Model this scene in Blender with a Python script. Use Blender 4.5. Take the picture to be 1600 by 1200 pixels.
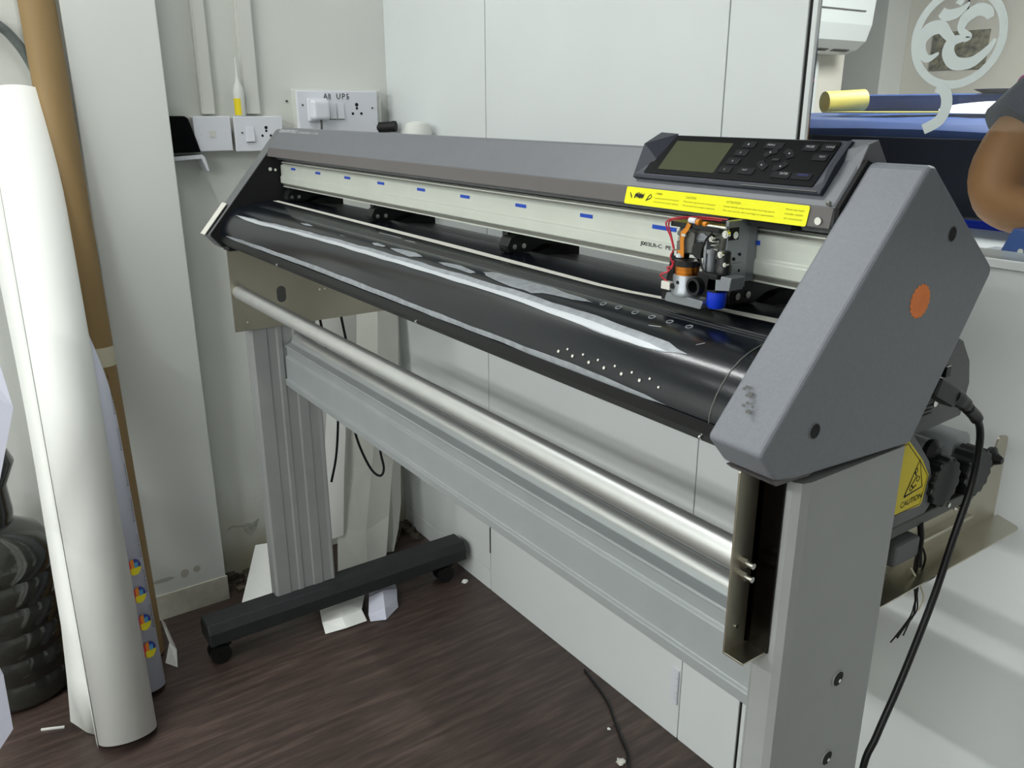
import bpy, bmesh, math, random
from mathutils import Vector, Matrix
random.seed(7)
S = bpy.context.scene
for o in list(bpy.data.objects): bpy.data.objects.remove(o)
COL = S.collection

# ------------------------------------------------------------------ camera
yaw, pitch, roll = -0.95757316, 0.31884984, -0.0016899
cy, sy, cp, sp, cr, sr = math.cos(yaw), math.sin(yaw), math.cos(pitch), math.sin(pitch), math.cos(roll), math.sin(roll)
fwd = Vector((cp*sy, cp*cy, -sp)); r0 = Vector((cy, -sy, 0)); u0 = r0.cross(fwd)
rt = r0*cr + u0*sr; up = u0*cr - r0*sr
cam = bpy.data.objects.new('camera', bpy.data.cameras.new('camera')); COL.objects.link(cam)
cam.matrix_world = Matrix(((rt.x, up.x, -fwd.x, 0), (rt.y, up.y, -fwd.y, 0), (rt.z, up.z, -fwd.z, 1.32), (0, 0, 0, 1)))
cam.data.sensor_width = 36; cam.data.lens = 1316.2/1600*36; cam.data.clip_start = 0.05
S.camera = cam

# ------------------------------------------------------------------ world, lamps, exposure
w = bpy.data.worlds.new('world'); S.world = w; w.use_nodes = True
w.node_tree.nodes['Background'].inputs[0].default_value = (1.0, 1.0, 1.0, 1); w.node_tree.nodes['Background'].inputs[1].default_value = 0.05
def area(name, loc, sx, sy_, power, col=(0.97, 1.0, 0.985), rot=(0, 0, 0)):
    L = bpy.data.lights.new(name, 'AREA'); L.shape = 'RECTANGLE'; L.size = sx; L.size_y = sy_; L.energy = power; L.color = col
    o = bpy.data.objects.new(name, L); COL.objects.link(o); o.location = loc; o.rotation_euler = rot; return o
area('tube_lamp', (0.45, -2.1, 2.42), 1.2, 0.12, 64)
area('tube_lamp', (-1.15, -2.15, 2.35), 1.2, 0.12, 58)  # unseen tube, added to brighten the leaning roll and the pillar
area('tube_lamp', (-1.60, 0.22, 2.52), 1.10, 0.03, 11)
area('tube_lamp', (-1.25, -0.60, 2.50), 1.2, 0.08, 7)  # unseen overhead tube, added to lift the slanted cover and the roll
area('next_room_lamp', (-0.7, 2.9, 2.40), 1.2, 0.5, 85, (1.0, 1.0, 0.98))
S.view_settings.view_transform = 'Standard'; S.view_settings.look = 'None'
S.view_settings.gamma = 1; S.view_settings.use_curve_mapping = False; S.view_settings.exposure = -0.14

# ------------------------------------------------------------------ materials
def lin(c):
    return tuple(((v/255)/12.92 if v/255 <= 0.04045 else ((v/255+0.055)/1.055)**2.4) for v in c)
def mat(name, rgb, rough=0.5, metal=0.0, var=0.0, vscale=8.0, bump=0.0, bscale=200.0, coat=0.0, spec=0.5, speck=None, trans=0.0, ior=1.45, alpha=None, stretch=None):
    m = bpy.data.materials.new(name); m.use_nodes = True; N = m.node_tree; B = N.nodes['Principled BSDF']
    c = (*lin(rgb), 1); B.inputs['Base Color'].default_value = c
    B.inputs['Roughness'].default_value = rough; B.inputs['Metallic'].default_value = metal
    B.inputs['Coat Weight'].default_value = coat; B.inputs['IOR'].default_value = ior
    B.inputs['Transmission Weight'].default_value = trans; B.inputs['Specular IOR Level'].default_value = spec
    tc = N.nodes.new('ShaderNodeTexCoord'); mp = N.nodes.new('ShaderNodeMapping'); N.links.new(tc.outputs['Object'], mp.inputs[0])
    if stretch: mp.inputs['Scale'].default_value = stretch
    if var > 0 or speck:
        nz = N.nodes.new('ShaderNodeTexNoise'); nz.inputs['Scale'].default_value = vscale; nz.inputs['Detail'].default_value = 5
        N.links.new(mp.outputs[0], nz.inputs['Vector'])
        rp = N.nodes.new('ShaderNodeValToRGB'); rp.color_ramp.elements[0].position = 0.3; rp.color_ramp.elements[1].position = 0.7
        rp.color_ramp.elements[0].color = (*[v*(1-var) for v in c[:3]], 1); rp.color_ramp.elements[1].color = (*[min(1, v*(1+var)) for v in c[:3]], 1)
        N.links.new(nz.outputs['Fac'], rp.inputs[0]); N.links.new(rp.outputs[0], B.inputs['Base Color'])
        if speck:
            n2 = N.nodes.new('ShaderNodeTexNoise'); n2.inputs['Scale'].default_value = speck[1]; n2.inputs['Detail'].default_value = 2
            N.links.new(mp.outputs[0], n2.inputs['Vector'])
            r2 = N.nodes.new('ShaderNodeValToRGB'); r2.color_ramp.elements[0].position = speck[2]; r2.color_ramp.elements[1].position = speck[2]+0.06
            mx = N.nodes.new('ShaderNodeMixRGB'); mx.inputs[2].default_value = (*lin(speck[0]), 1)
            N.links.new(n2.outputs['Fac'], r2.inputs[0]); N.links.new(r2.outputs[0], mx.inputs[0]); N.links.new(rp.outputs[0], mx.inputs[1])
            N.links.new(mx.outputs[0], B.inputs['Base Color'])
    if bump > 0:
        nb = N.nodes.new('ShaderNodeTexNoise'); nb.inputs['Scale'].default_value = bscale; nb.inputs['Detail'].default_value = 3
        N.links.new(mp.outputs[0], nb.inputs['Vector'])
        bp = N.nodes.new('ShaderNodeBump'); bp.inputs['Strength'].default_value = bump; bp.inputs['Distance'].default_value = 0.001
        N.links.new(nb.outputs['Fac'], bp.inputs['Height']); N.links.new(bp.outputs[0], B.inputs['Normal'])
    return m
M = {}
M['wall'] = mat('painted_plaster', (220, 222, 217), 0.55, var=0.04, vscale=2.5, bump=0.25, bscale=60)
M['panel'] = mat('white_laminate', (221, 225, 226), 0.33, var=0.02, vscale=3)
M['pillar'] = mat('pillar_laminate', (223, 226, 223), 0.45, var=0.03, vscale=2)
M['ceiling'] = mat('ceiling_paint', (225, 226, 222), 0.8)
M['white'] = mat('white_plastic', (222, 224, 232), 0.35)
M['casing'] = mat('trunking_plastic', (214, 215, 210), 0.45)
M['grey'] = mat('grey_powder_coat', (120, 123, 131), 0.42, var=0.05, vscale=300, bump=0.12, bscale=900, speck=((168, 172, 180), 1400, 0.70))
M['greyd'] = mat('grey_cover_side', (104, 106, 108), 0.5, var=0.06, vscale=300, bump=0.12, bscale=900, speck=((150, 153, 155), 1400, 0.70))
M['hood'] = mat('grey_hood_paint', (104, 106, 112), 0.36, var=0.03, vscale=40, bump=0.05, bscale=900)
M['lip'] = mat('hood_lip_plastic', (96, 92, 92), 0.5)
M['leg'] = mat('silver_grey_extrusion', (158, 160, 160), 0.45, metal=0.2, var=0.04, vscale=12, speck=((128, 132, 132), 1200, 0.68))
M['beam'] = mat('beam_anodised', (164, 169, 171), 0.42, metal=0.25, var=0.03, vscale=15)
M['alu'] = mat('aluminium', (205, 206, 205), 0.42, metal=0.75, var=0.03, vscale=30)
M['rail'] = mat('rail_aluminium', (212, 216, 208), 0.42, metal=0.25, var=0.03, vscale=20)
M['raild'] = mat('rail_groove', (128, 128, 122), 0.45, metal=0.6)
M['steel'] = mat('stainless_steel', (196, 192, 178), 0.30, metal=1.0, var=0.10, vscale=9)
M['steelm'] = mat('brushed_steel_plate', (184, 178, 162), 0.40, metal=1.0, var=0.10, vscale=7)
M['chrome'] = mat('bright_screw', (225, 225, 220), 0.18, metal=1.0)
M['reflsteel'] = mat('steel_dark_reflection', (40, 39, 36), 0.22, metal=1.0)  # steel coloured dark to paint in a black reflection
M['black'] = mat('black_plastic', (15, 16, 18), 0.42)
M['blackm'] = mat('black_matt', (12, 12, 14), 0.7)
M['platen'] = mat('black_gloss_platen', (14, 18, 25), 0.19, spec=0.65, var=0.15, vscale=14, bump=0.05, bscale=500)
M['worn'] = mat('worn_coating_highlight', (196, 199, 204), 0.42, metal=0.3, var=0.10, vscale=40, stretch=(0.15,1,1))  # pale tone: worn coating with the lamp highlight painted in
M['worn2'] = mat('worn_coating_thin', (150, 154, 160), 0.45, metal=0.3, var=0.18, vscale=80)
M['strip'] = mat('cutting_strip', (216, 214, 206), 0.5, var=0.03, vscale=80)
M['foot'] = mat('black_painted_foot', (38, 41, 42), 0.55, var=0.12, vscale=30, bump=0.1, bscale=500)
M['rubber'] = mat('black_rubber', (14, 14, 15), 0.6)
M['reargrey'] = mat('rear_guide_paint', (84, 85, 82), 0.42)
M['yellow'] = mat('yellow_label', (238, 236, 10), 0.45)
M['caution'] = mat('yellow_caution_label', (236, 214, 30), 0.45)
M['ink'] = mat('black_ink', (22, 22, 20), 0.6)
M['inkfaint'] = mat('faded_ink', (150, 148, 20), 0.6)
M['whiteink'] = mat('white_print', (180, 182, 184), 0.6)
M['blueink'] = mat('blue_print', (66, 70, 140), 0.6)
M['orange'] = mat('orange_sticker', (248, 138, 66), 0.55, var=0.05, vscale=90)
M['bluetape'] = mat('blue_tape', (24, 74, 190), 0.5)
M['blue'] = mat('blue_plastic', (14, 54, 200), 0.35)
M['navy'] = mat('navy_bezel_plastic', (38, 42, 54), 0.35)
M['face'] = mat('panel_face_film', (10, 11, 13), 0.3, spec=0.10)
M['lcd'] = mat('lcd_screen', (70, 74, 54), 0.5, spec=0.12)
M['button'] = mat('button_rubber', (24, 26, 29), 0.5, spec=0.15)
M['copper'] = mat('copper_winding', (214, 132, 52), 0.3, metal=1.0, stretch=(1, 1, 300), var=0.25, vscale=3)
M['flex'] = mat('flex_cable', (208, 128, 32), 0.32, metal=0.2)
M['clear'] = mat('clear_grey_plastic', (96, 96, 92), 0.15, var=0.2, vscale=90)
M['castal'] = mat('cast_zinc', (142, 146, 152), 0.38, metal=0.7)
M['redwire'] = mat('red_wire', (196, 52, 66), 0.4)
M['paper'] = mat('white_paper', (238, 239, 236), 0.6, var=0.02, vscale=5)
M['paperb'] = mat('bluish_paper', (206, 208, 224), 0.6)
M['papers'] = mat('shaded_paper', (222, 222, 214), 0.65, var=0.03, vscale=9)
M['card'] = mat('brown_cardboard', (146, 120, 80), 0.6, var=0.06, vscale=20, stretch=(1, 1, 0.2))
M['bottle'] = mat('smoked_plastic', (46, 47, 43), 0.12, coat=0.8, var=0.25, vscale=12)
M['dirt'] = mat('rubble_dirt', (84, 78, 66), 0.9, var=0.4, vscale=30)
M['creamroll'] = mat('vinyl_sheet_yellow', (236, 222, 120), 0.5)
M['tarp'] = mat('navy_tarp', (66, 94, 158), 0.38, var=0.25, vscale=5, bump=0.3, bscale=9)
M['tarpd'] = mat('machine_navy_panel', (17, 24, 46), 0.45)
M['skin'] = mat('brown_skin', (158, 112, 72), 0.5, var=0.10, vscale=14, bump=0.2, bscale=150)
M['shirt'] = mat('navy_shirt', (38, 44, 66), 0.8, var=0.15, vscale=60)
M['pink'] = mat('pink_trim', (200, 60, 150), 0.8)
M['hair'] = mat('black_hair', (18, 15, 14), 0.55, var=0.3, vscale=90)
M['frost'] = mat('frosted_vinyl', (196, 204, 204), 0.7)
M['acwhite'] = mat('aircon_white', (226, 232, 232), 0.3)
M['grime'] = mat('grime_stain', (206, 203, 190), 0.7, var=0.1, vscale=40)
M['smudge'] = mat('smudge_grey', (186, 184, 175), 0.8)
M['crack'] = mat('bare_plaster', (176, 176, 166), 0.85, var=0.25, vscale=70, bump=0.8, bscale=60)
M['crackline'] = mat('crack_dark', (150, 147, 134), 0.9)
M['taupe'] = mat('far_wall_paint', (226, 223, 212), 0.7)
M['gris'] = mat('picture_print', (120, 116, 96), 0.6, var=0.9, vscale=34)
M['hose'] = mat('grey_hose', (98, 106, 104), 0.5, var=0.2, vscale=60)
M['wirelt'] = mat('cream_zip_tie', (206, 200, 176), 0.5)

# wall plaster with a yellowed, stained foot
def stained(base):
    m = base.copy(); m.name = 'stained_plaster'; N = m.node_tree; B = N.nodes['Principled BSDF']
    src = B.inputs['Base Color'].links[0].from_socket
    g = N.nodes.new('ShaderNodeNewGeometry'); sx = N.nodes.new('ShaderNodeSeparateXYZ'); N.links.new(g.outputs['Position'], sx.inputs[0])
    nz = N.nodes.new('ShaderNodeTexNoise'); nz.inputs['Scale'].default_value = 7; nz.inputs['Detail'].default_value = 6
    N.links.new(g.outputs['Position'], nz.inputs['Vector'])
    a = N.nodes.new('ShaderNodeMath'); a.operation = 'MULTIPLY_ADD'; a.inputs[1].default_value = -1.6; a.inputs[2].default_value = 0.45
    N.links.new(sx.outputs['Z'], a.inputs[0])
    b = N.nodes.new('ShaderNodeMath'); b.operation = 'ADD'; N.links.new(a.outputs[0], b.inputs[0])
    c = N.nodes.new('ShaderNodeMath'); c.operation = 'MULTIPLY_ADD'; c.inputs[1].default_value = 1.3; c.inputs[2].default_value = -0.60
    N.links.new(nz.outputs['Fac'], c.inputs[0]); N.links.new(c.outputs[0], b.inputs[1]); b.use_clamp = True
    mx = N.nodes.new('ShaderNodeMixRGB'); mx.inputs[2].default_value = (*lin((168, 160, 124)), 1)
    N.links.new(b.outputs[0], mx.inputs[0]); N.links.new(src, mx.inputs[1]); N.links.new(mx.outputs[0], B.inputs['Base Color'])
    return m
M['wallst'] = stained(M['wall'])

# dark brown wood-grain floor
def floor_mat():
    m = bpy.data.materials.new('dark_wood_floor'); m.use_nodes = True; N = m.node_tree; B = N.nodes['Principled BSDF']
    B.inputs['Roughness'].default_value = 0.42
    tc = N.nodes.new('ShaderNodeTexCoord'); mp = N.nodes.new('ShaderNodeMapping'); mp.inputs['Scale'].default_value = (26, 2.2, 1)
    N.links.new(tc.outputs['Object'], mp.inputs[0])
    n = N.nodes.new('ShaderNodeTexNoise'); n.inputs['Scale'].default_value = 2.2; n.inputs['Detail'].default_value = 8; n.inputs['Roughness'].default_value = 0.65
    N.links.new(mp.outputs[0], n.inputs['Vector'])
    r = N.nodes.new('ShaderNodeValToRGB'); e = r.color_ramp.elements
    e[0].position = 0.28; e[0].color = (*lin((47, 38, 35)), 1); e[1].position = 0.74; e[1].color = (*lin((100, 83, 76)), 1)
    x = e.new(0.5); x.color = (*lin((70, 57, 52)), 1)
    N.links.new(n.outputs['Fac'], r.inputs[0]); N.links.new(r.outputs[0], B.inputs['Base Color'])
    b = N.nodes.new('ShaderNodeBump'); b.inputs['Strength'].default_value = 0.25; b.inputs['Distance'].default_value = 0.001
    N.links.new(n.outputs['Fac'], b.inputs['Height']); N.links.new(b.outputs[0], B.inputs['Normal'])
    return m
M['floor'] = floor_mat()

def glass_mat():
    m = bpy.data.materials.new('window_glass'); m.use_nodes = True; N = m.node_tree; N.nodes.remove(N.nodes['Principled BSDF'])
    out = N.nodes['Material Output']; t = N.nodes.new('ShaderNodeBsdfTransparent'); t.inputs[0].default_value = (0.95, 0.97, 0.96, 1)
    g = N.nodes.new('ShaderNodeBsdfGlossy'); g.inputs['Roughness'].default_value = 0.02
    f = N.nodes.new('ShaderNodeFresnel'); f.inputs[0].default_value = 1.35
    x = N.nodes.new('ShaderNodeMixShader'); N.links.new(f.outputs[0], x.inputs[0]); N.links.new(t.outputs[0], x.inputs[1]); N.links.new(g.outputs[0], x.inputs[2])
    N.links.new(x.outputs[0], out.inputs[0]); return m
M['glass'] = glass_mat()

# ------------------------------------------------------------------ mesh helpers
def V(*a): return Vector(a)
class MB:
    def __init__(s): s.v = []; s.f = []; s.sm = []
    def add(s, vs, fs, smooth=False):
        n = len(s.v); s.v += [Vector(p) for p in vs]; s.f += [[i+n for i in f] for f in fs]; s.sm += [smooth]*len(fs); return s
    def box(s, x0, x1, y0, y1, z0, z1):
        return s.add([(x, y, z) for x in (x0, x1) for y in (y0, y1) for z in (z0, z1)],
                     [(0, 1, 3, 2), (4, 6, 7, 5), (0, 4, 5, 1), (2, 3, 7, 6), (0, 2, 6, 4), (1, 5, 7, 3)])
    def obox(s, c, ax, ay, az):       # oriented box: centre and three half vectors
        c, ax, ay, az = map(Vector, (c, ax, ay, az))
        return s.add([c+ax*i+ay*j+az*k for i in (-1, 1) for j in (-1, 1) for k in (-1, 1)],
                     [(0, 1, 3, 2), (4, 6, 7, 5), (0, 4, 5, 1), (2, 3, 7, 6), (0, 2, 6, 4), (1, 5, 7, 3)])
    def prism(s, poly, x0, x1, smooth=False):   # (y,z) polygon extruded along X
        n = len(poly); vs = [(x0, y, z) for y, z in poly]+[(x1, y, z) for y, z in poly]
        s.add(vs, [list(range(n))[::-1], [i+n for i in range(n)]])
        b = len(s.v)-2*n
        for i in range(n): s.f.append([b+i, b+(i+1) % n, b+n+(i+1) % n, b+n+i]); s.sm.append(smooth)
        return s
    def prismg(s, poly, o, ux, uy, un, t, smooth=False):    # polygon in plane (o,ux,uy), extruded t along un
        o, ux, uy, un = map(Vector, (o, ux, uy, un)); n = len(poly)
        vs = [o+ux*a+uy*b for a, b in poly]; vs += [p+un*t for p in vs]
        s.add(vs, [list(range(n))[::-1], [i+n for i in range(n)]]); b = len(s.v)-2*n
        for i in range(n): s.f.append([b+i, b+(i+1) % n, b+n+(i+1) % n, b+n+i]); s.sm.append(smooth)
        return s
    def cyl(s, a, b, r, n=20, r2=None, caps=True):
        a, b = Vector(a), Vector(b); d = (b-a).normalized(); r2 = r if r2 is None else r2
        q = d.orthogonal().normalized(); p = d.cross(q); vs = []
        for c, rr in ((a, r), (b, r2)): vs += [c+(q*math.cos(2*math.pi*i/n)+p*math.sin(2*math.pi*i/n))*rr for i in range(n)]
        k = len(s.v); s.v += vs
        for i in range(n): s.f.append([k+i, k+(i+1) % n, k+n+(i+1) % n, k+n+i]); s.sm.append(True)
        if caps:
            s.f.append([k+i for i in range(n)][::-1]); s.sm.append(False); s.f.append([k+n+i for i in range(n)]); s.sm.append(False)
        return s
    def ring(s, a, b, ro, ri, n=28):    # hollow tube
        a, b = Vector(a), Vector(b); d = (b-a).normalized(); q = d.orthogonal().normalized(); p = d.cross(q); k = len(s.v)
        for c, rr in ((a, ro), (b, ro), (b, ri), (a, ri)): s.v += [c+(q*math.cos(2*math.pi*i/n)+p*math.sin(2*math.pi*i/n))*rr for i in range(n)]
        for t in range(4):
            for i in range(n): s.f.append([k+t*n+i, k+t*n+(i+1) % n, k+((t+1) % 4)*n+(i+1) % n, k+((t+1) % 4)*n+i]); s.sm.append(t % 2 == 0)
        return s
    def tube(s, pts, r, n=10, smooth_steps=6):
        P = [Vector(p) for p in pts]
        if smooth_steps > 1 and len(P) > 2:
            Q = []
            for i in range(len(P)-1):
                p0, p1, p2, p3 = P[max(i-1, 0)], P[i], P[i+1], P[min(i+2, len(P)-1)]
                for k in range(smooth_steps):
                    t = k/smooth_steps
                    Q.append(0.5*((2*p1)+(p2-p0)*t+(2*p0-5*p1+4*p2-p3)*t*t+(3*p1-p0-3*p2+p3)*t**3))
            Q.append(P[-1]); P = Q
        k = len(s.v); up_ = None
        for i, p in enumerate(P):
            d = (P[min(i+1, len(P)-1)]-P[max(i-1, 0)]).normalized()
            q = d.orthogonal().normalized() if up_ is None else (up_-d*up_.dot(d)).normalized()
            up_ = q; b = d.cross(q); rr = r[min(int(i/len(P)*len(r)), len(r)-1)] if isinstance(r, (list, tuple)) else r
            s.v += [p+(q*math.cos(2*math.pi*j/n)+b*math.sin(2*math.pi*j/n))*rr for j in range(n)]
        for i in range(len(P)-1):
            for j in range(n): s.f.append([k+i*n+j, k+i*n+(j+1) % n, k+(i+1)*n+(j+1) % n, k+(i+1)*n+j]); s.sm.append(True)
        s.f.append([k+j for j in range(n)][::-1]); s.sm.append(False)
        s.f.append([k+(len(P)-1)*n+j for j in range(n)]); s.sm.append(False); return s
    def lathe(s, prof, c, axis=(0, 0, 1), n=32):
        c, ax = Vector(c), Vector(axis).normalized(); q = ax.orthogonal().normalized(); p = ax.cross(q); k = len(s.v)
        for r, h in prof: s.v += [c+ax*h+(q*math.cos(2*math.pi*i/n)+p*math.sin(2*math.pi*i/n))*max(r, 1e-4) for i in range(n)]
        for t in range(len(prof)-1):
            for i in range(n): s.f.append([k+t*n+i, k+t*n+(i+1) % n, k+(t+1)*n+(i+1) % n, k+(t+1)*n+i]); s.sm.append(True)
        s.f.append([k+i for i in range(n)][::-1]); s.sm.append(False); s.f.append([k+(len(prof)-1)*n+i for i in range(n)]); s.sm.append(False)
        return s
    def ribbon(s, pts, half, o, ux, uy, un, t):   # flat stroke with varying half widths
        L, R = [], []
        for i, (a, b) in enumerate(pts):
            a0, b0 = pts[max(i-1, 0)]; a1, b1 = pts[min(i+1, len(pts)-1)]; d = Vector((a1-a0, b1-b0)).normalized(); h = half[i] if isinstance(half, (list, tuple)) else half
            L.append((a-d.y*h, b+d.x*h)); R.append((a+d.y*h, b-d.x*h))
        o, ux, uy, un = map(Vector, (o, ux, uy, un))
        for i in range(len(pts)-1):
            q = [L[i], L[i+1], R[i+1], R[i]]; base = [o+ux*a+uy*b for a, b in q]
            s.add(base+[p+un*t for p in base], [(0, 1, 2, 3)[::-1], (4, 5, 6, 7), (0, 1, 5, 4), (1, 2, 6, 5), (2, 3, 7, 6), (3, 0, 4, 7)])
        return s
ROOT = {}
def origin_of(o):
    t = o
    v = Vector((0, 0, 0))
    while t is not None: v += t.location; t = t.parent
    return v
def build(name, mb, m, parent=None, bevel=0, seg=2, label=None, solid=0, kind=None, subdiv=0, origin=None):
    me = bpy.data.meshes.new(name)
    if parent is not None: off = origin_of(parent)
    elif origin is not None: off = Vector(origin)
    else:
        xs = [p.x for p in mb.v]; ys = [p.y for p in mb.v]; zs = [p.z for p in mb.v]
        off = Vector(((min(xs)+max(xs))/2, (min(ys)+max(ys))/2, min(zs)))
    me.from_pydata([tuple(p-off) for p in mb.v], [], mb.f); me.polygons.foreach_set('use_smooth', mb.sm)
    bm = bmesh.new(); bm.from_mesh(me); bmesh.ops.recalc_face_normals(bm, faces=bm.faces)
    for e in bm.edges:      # crisp rims where a flat cap meets a round side
        if len(e.link_faces) == 2 and (e.link_faces[0].smooth != e.link_faces[1].smooth or e.calc_face_angle(0) > 0.9): e.smooth = False
    bm.to_mesh(me); bm.free()
    mats = m if isinstance(m, (list, tuple)) else [m]
    for x in mats: me.materials.append(M[x])
    o = bpy.data.objects.new(name, me); COL.objects.link(o)
    if parent is not None: o.parent = parent
    else: o.location = off
    if solid: md = o.modifiers.new('solid', 'SOLIDIFY'); md.thickness = solid; md.offset = 0
    if subdiv: md = o.modifiers.new('sub', 'SUBSURF'); md.levels = subdiv; md.render_levels = subdiv
    if bevel: md = o.modifiers.new('bevel', 'BEVEL'); md.width = bevel; md.segments = seg; md.limit_method = 'ANGLE'; md.angle_limit = 0.6; md.harden_normals = False
    if label: o['label'] = label
    if kind: o['kind'] = kind
    return o
def tag(o, label, cat, group=None):
    o['label'] = label; o['category'] = cat
    if group: o['group'] = group
    return o
def empty(name, loc, label=None, cat=None, group=None, kind=None):
    o = bpy.data.objects.new(name, None); COL.objects.link(o); o.location = loc; o.empty_display_size = 0.05
    if label: tag(o, label, cat, group)
    if kind: o['kind'] = kind
    return o
def text(name, body, o, ux, uy, width=None, height=0.01, m='ink', parent=None, t=0.0002, bold=0.0, label=None):
    cu = bpy.data.curves.new('t', 'FONT'); cu.body = body; cu.size = 1; cu.extrude = 0.0; cu.offset = bold
    to = bpy.data.objects.new('t', cu); COL.objects.link(to); bpy.context.view_layer.update()
    me = bpy.data.meshes.new_from_object(to.evaluated_get(bpy.context.evaluated_depsgraph_get())); bpy.data.objects.remove(to)
    xs = [v.co.x for v in me.vertices]; ys = [v.co.y for v in me.vertices]
    sx = height if width is None else width/(max(xs)-min(xs)); sy_ = height
    mb = MB(); o, ux, uy = map(Vector, (o, ux, uy)); ux.normalize(); uy.normalize(); un = ux.cross(uy)
    vs = [o+ux*((v.co.x-min(xs))*sx)+uy*(v.co.y*sy_)+un*t for v in me.vertices]
    mb.add(vs, [list(p.vertices) for p in me.polygons])
    return build(name, mb, m, parent, label=label)
def rnd(poly, r, seg=5):      # round polygon corners; r scalar or list
    out = []; n = len(poly)
    for i, p in enumerate(poly):
        rr = r[i] if isinstance(r, (list, tuple)) else r; p = Vector(p); a = Vector(poly[i-1])-p; b = Vector(poly[(i+1) % n])-p
        if rr <= 0: out.append(tuple(p)); continue
        a.normalize(); b.normalize(); ang = a.angle(b); d = rr/math.tan(ang/2); c = p+(a+b).normalized()*(rr/math.sin(ang/2))
        s0 = p+a*d-c; s1 = p+b*d-c
        for k in range(seg+1):
            v = s0.slerp(s1, k/seg, s0) if s0.length > 0 else s0; out.append(tuple(c+v.normalized()*rr))
    return out
def rect(a0, a1, b0, b1, r=0): p = [(a0, b0), (a1, b0), (a1, b1), (a0, b1)]; return rnd(p, r, 4) if r else p
def circ(c, r, n=20, ry=None): return [(c[0]+r*math.cos(2*math.pi*i/n), c[1]+(ry or r)*math.sin(2*math.pi*i/n)) for i in range(n)]

# ================================================================== SETTING
WX, WY = -2.27, 1.165          # left wall plane, back partition plane
build('floor', MB().box(-4.6, 3.5, -2.8, 6.0, -0.05, 0.0), 'floor', kind='structure', origin=(0, 0, 0))
build('ceiling', MB().box(-4.6, 3.5, -2.8, 6.0, 2.6, 2.7), 'ceiling', kind='structure')
build('wall_left', MB().box(WX-0.15, WX, -2.8, WY+0.08, 0, 2.6), 'wallst', kind='structure')
build('wall_front', MB().box(WX, 3.4, -2.8, -2.7, 0, 2.6), 'wall', kind='structure')
build('wall_right', MB().box(3.4, 3.5, -2.7, 6.0, 0, 2.6), 'wall', kind='structure')
# pillar that stands out of the left wall
p = build('trim_1', MB().box(WX, -2.155, 0.34, 0.536, 0, 2.6), 'pillar', kind='structure', bevel=0.002)
build('plinth', MB().box(-2.156, -2.1515, 0.337, 0.539, 0, 0.074), 'grime', p, bevel=0.001)
# smudges on the pillar foot
sm = MB()
for (y0, z0, ry, rz) in ((0.375, 0.115, 0.028, 0.006), (0.43, 0.118, 0.011, 0.012), (0.462, 0.120, 0.010, 0.010)):
    sm.prismg(circ((y0, z0), ry, 14, rz), (-2.1548, 0, 0), (0, 1, 0), (0, 0, 1), (1, 0, 0), 0.0004)
build('smudge', sm, 'smudge', p)
# back partition of white laminate boards with open joints
wb = build('wall_back', MB().box(WX, -0.868, WY+0.012, WY+0.016, 0, 2.6), 'blackm', kind='structure')
def board(name, x0, x1, z0, z1, m='panel', y0=None): return build(name, MB().box(x0, x1, y0 or WY, WY+0.012, z0, z1), m, wb, bevel=0.0015)
board('board', WX, -1.7645, 0.062, 2.6); board('board', WX, -1.7645, 0.0, 0.060)
board('board', -1.7615, -1.0305, 0.0, 2.6)
board('board', -1.0280, -0.8755, 0.0, 2.6)
# butt hinge on the hatch joint
hg = MB()
for k in range(5): hg.cyl((-1.037, WY-0.004, 0.088+k*0.0172), (-1.037, WY-0.004, 0.088+k*0.0172+0.0162), 0.0045, 12)
hg.box(-1.056, -1.037, WY-0.002, WY, 0.088, 0.174)
build('hinge', hg, 'white', wb)
build('joint_gap', MB().box(-1.7655, -1.7605, WY-0.0006, WY+0.001, 0.12, 0.20), 'blackm', wb)
# the glazed part: low wall, sill, mullion, pane with frosted sign
wl = build('wall_far', MB().box(-0.858, 3.4, WY, WY+0.05, 0, 1.115), 'panel', kind='structure', bevel=0.001)
w1 = empty('window_1', (-0.2, WY, 1.115), kind='structure')
build('window_frame', MB().box(-0.8665, -0.8575, WY-0.002, WY+0.006, 0, 2.6), 'panel', w1, bevel=0.001)
build('window_sill', MB().box(-0.858, 3.4, WY-0.004, WY+0.075, 1.115, 1.127), 'panel', w1, bevel=0.001)
build('edge_strip', MB().box(-0.8755, -0.8665, WY+0.004, WY+0.02, 0, 2.6), 'blackm', w1)
build('pane', MB().box(-0.8575, 3.4, WY+0.002, WY+0.008, 1.127, 2.6), 'glass', w1)
# frosted round emblem with the om sign seen from behind, and part of a letter below
GO = (-0.639, WY+0.0018, 1.4045); GX, GZ, GN = (1, 0, 0), (0, 0, 1), (0, -1, 0)
k = 0.000868
def zp(x, y): return ((x-1495)*k*1.0, (61-y)*k*0.93)     # coordinates on the pane
rg = MB()
rg.ribbon([(0.0585*math.cos(a), 0.0585*math.sin(a)) for a in [2*math.pi*i/64 for i in range(65)]], 0.0052, GO, GX, GZ, GN, 0.0004)
build('emblem_ring', rg, 'frost', w1)
def crom(P, n=8):
    P = [Vector(p) for p in P]; Q = []
    for i in range(len(P)-1):
        p0, p1, p2, p3 = P[max(i-1, 0)], P[i], P[i+1], P[min(i+2, len(P)-1)]
        for kk in range(n):
            t = kk/n; Q.append(tuple(0.5*((2*p1)+(p2-p0)*t+(2*p0-5*p1+4*p2-p3)*t*t+(3*p1-p0-3*p2+p3)*t**3)))
    Q.append(tuple(P[-1])); return Q
def z2(x, y): return zp(1380+x/4.8, y/4.8)
om = MB()
SO = [0.0]
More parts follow.
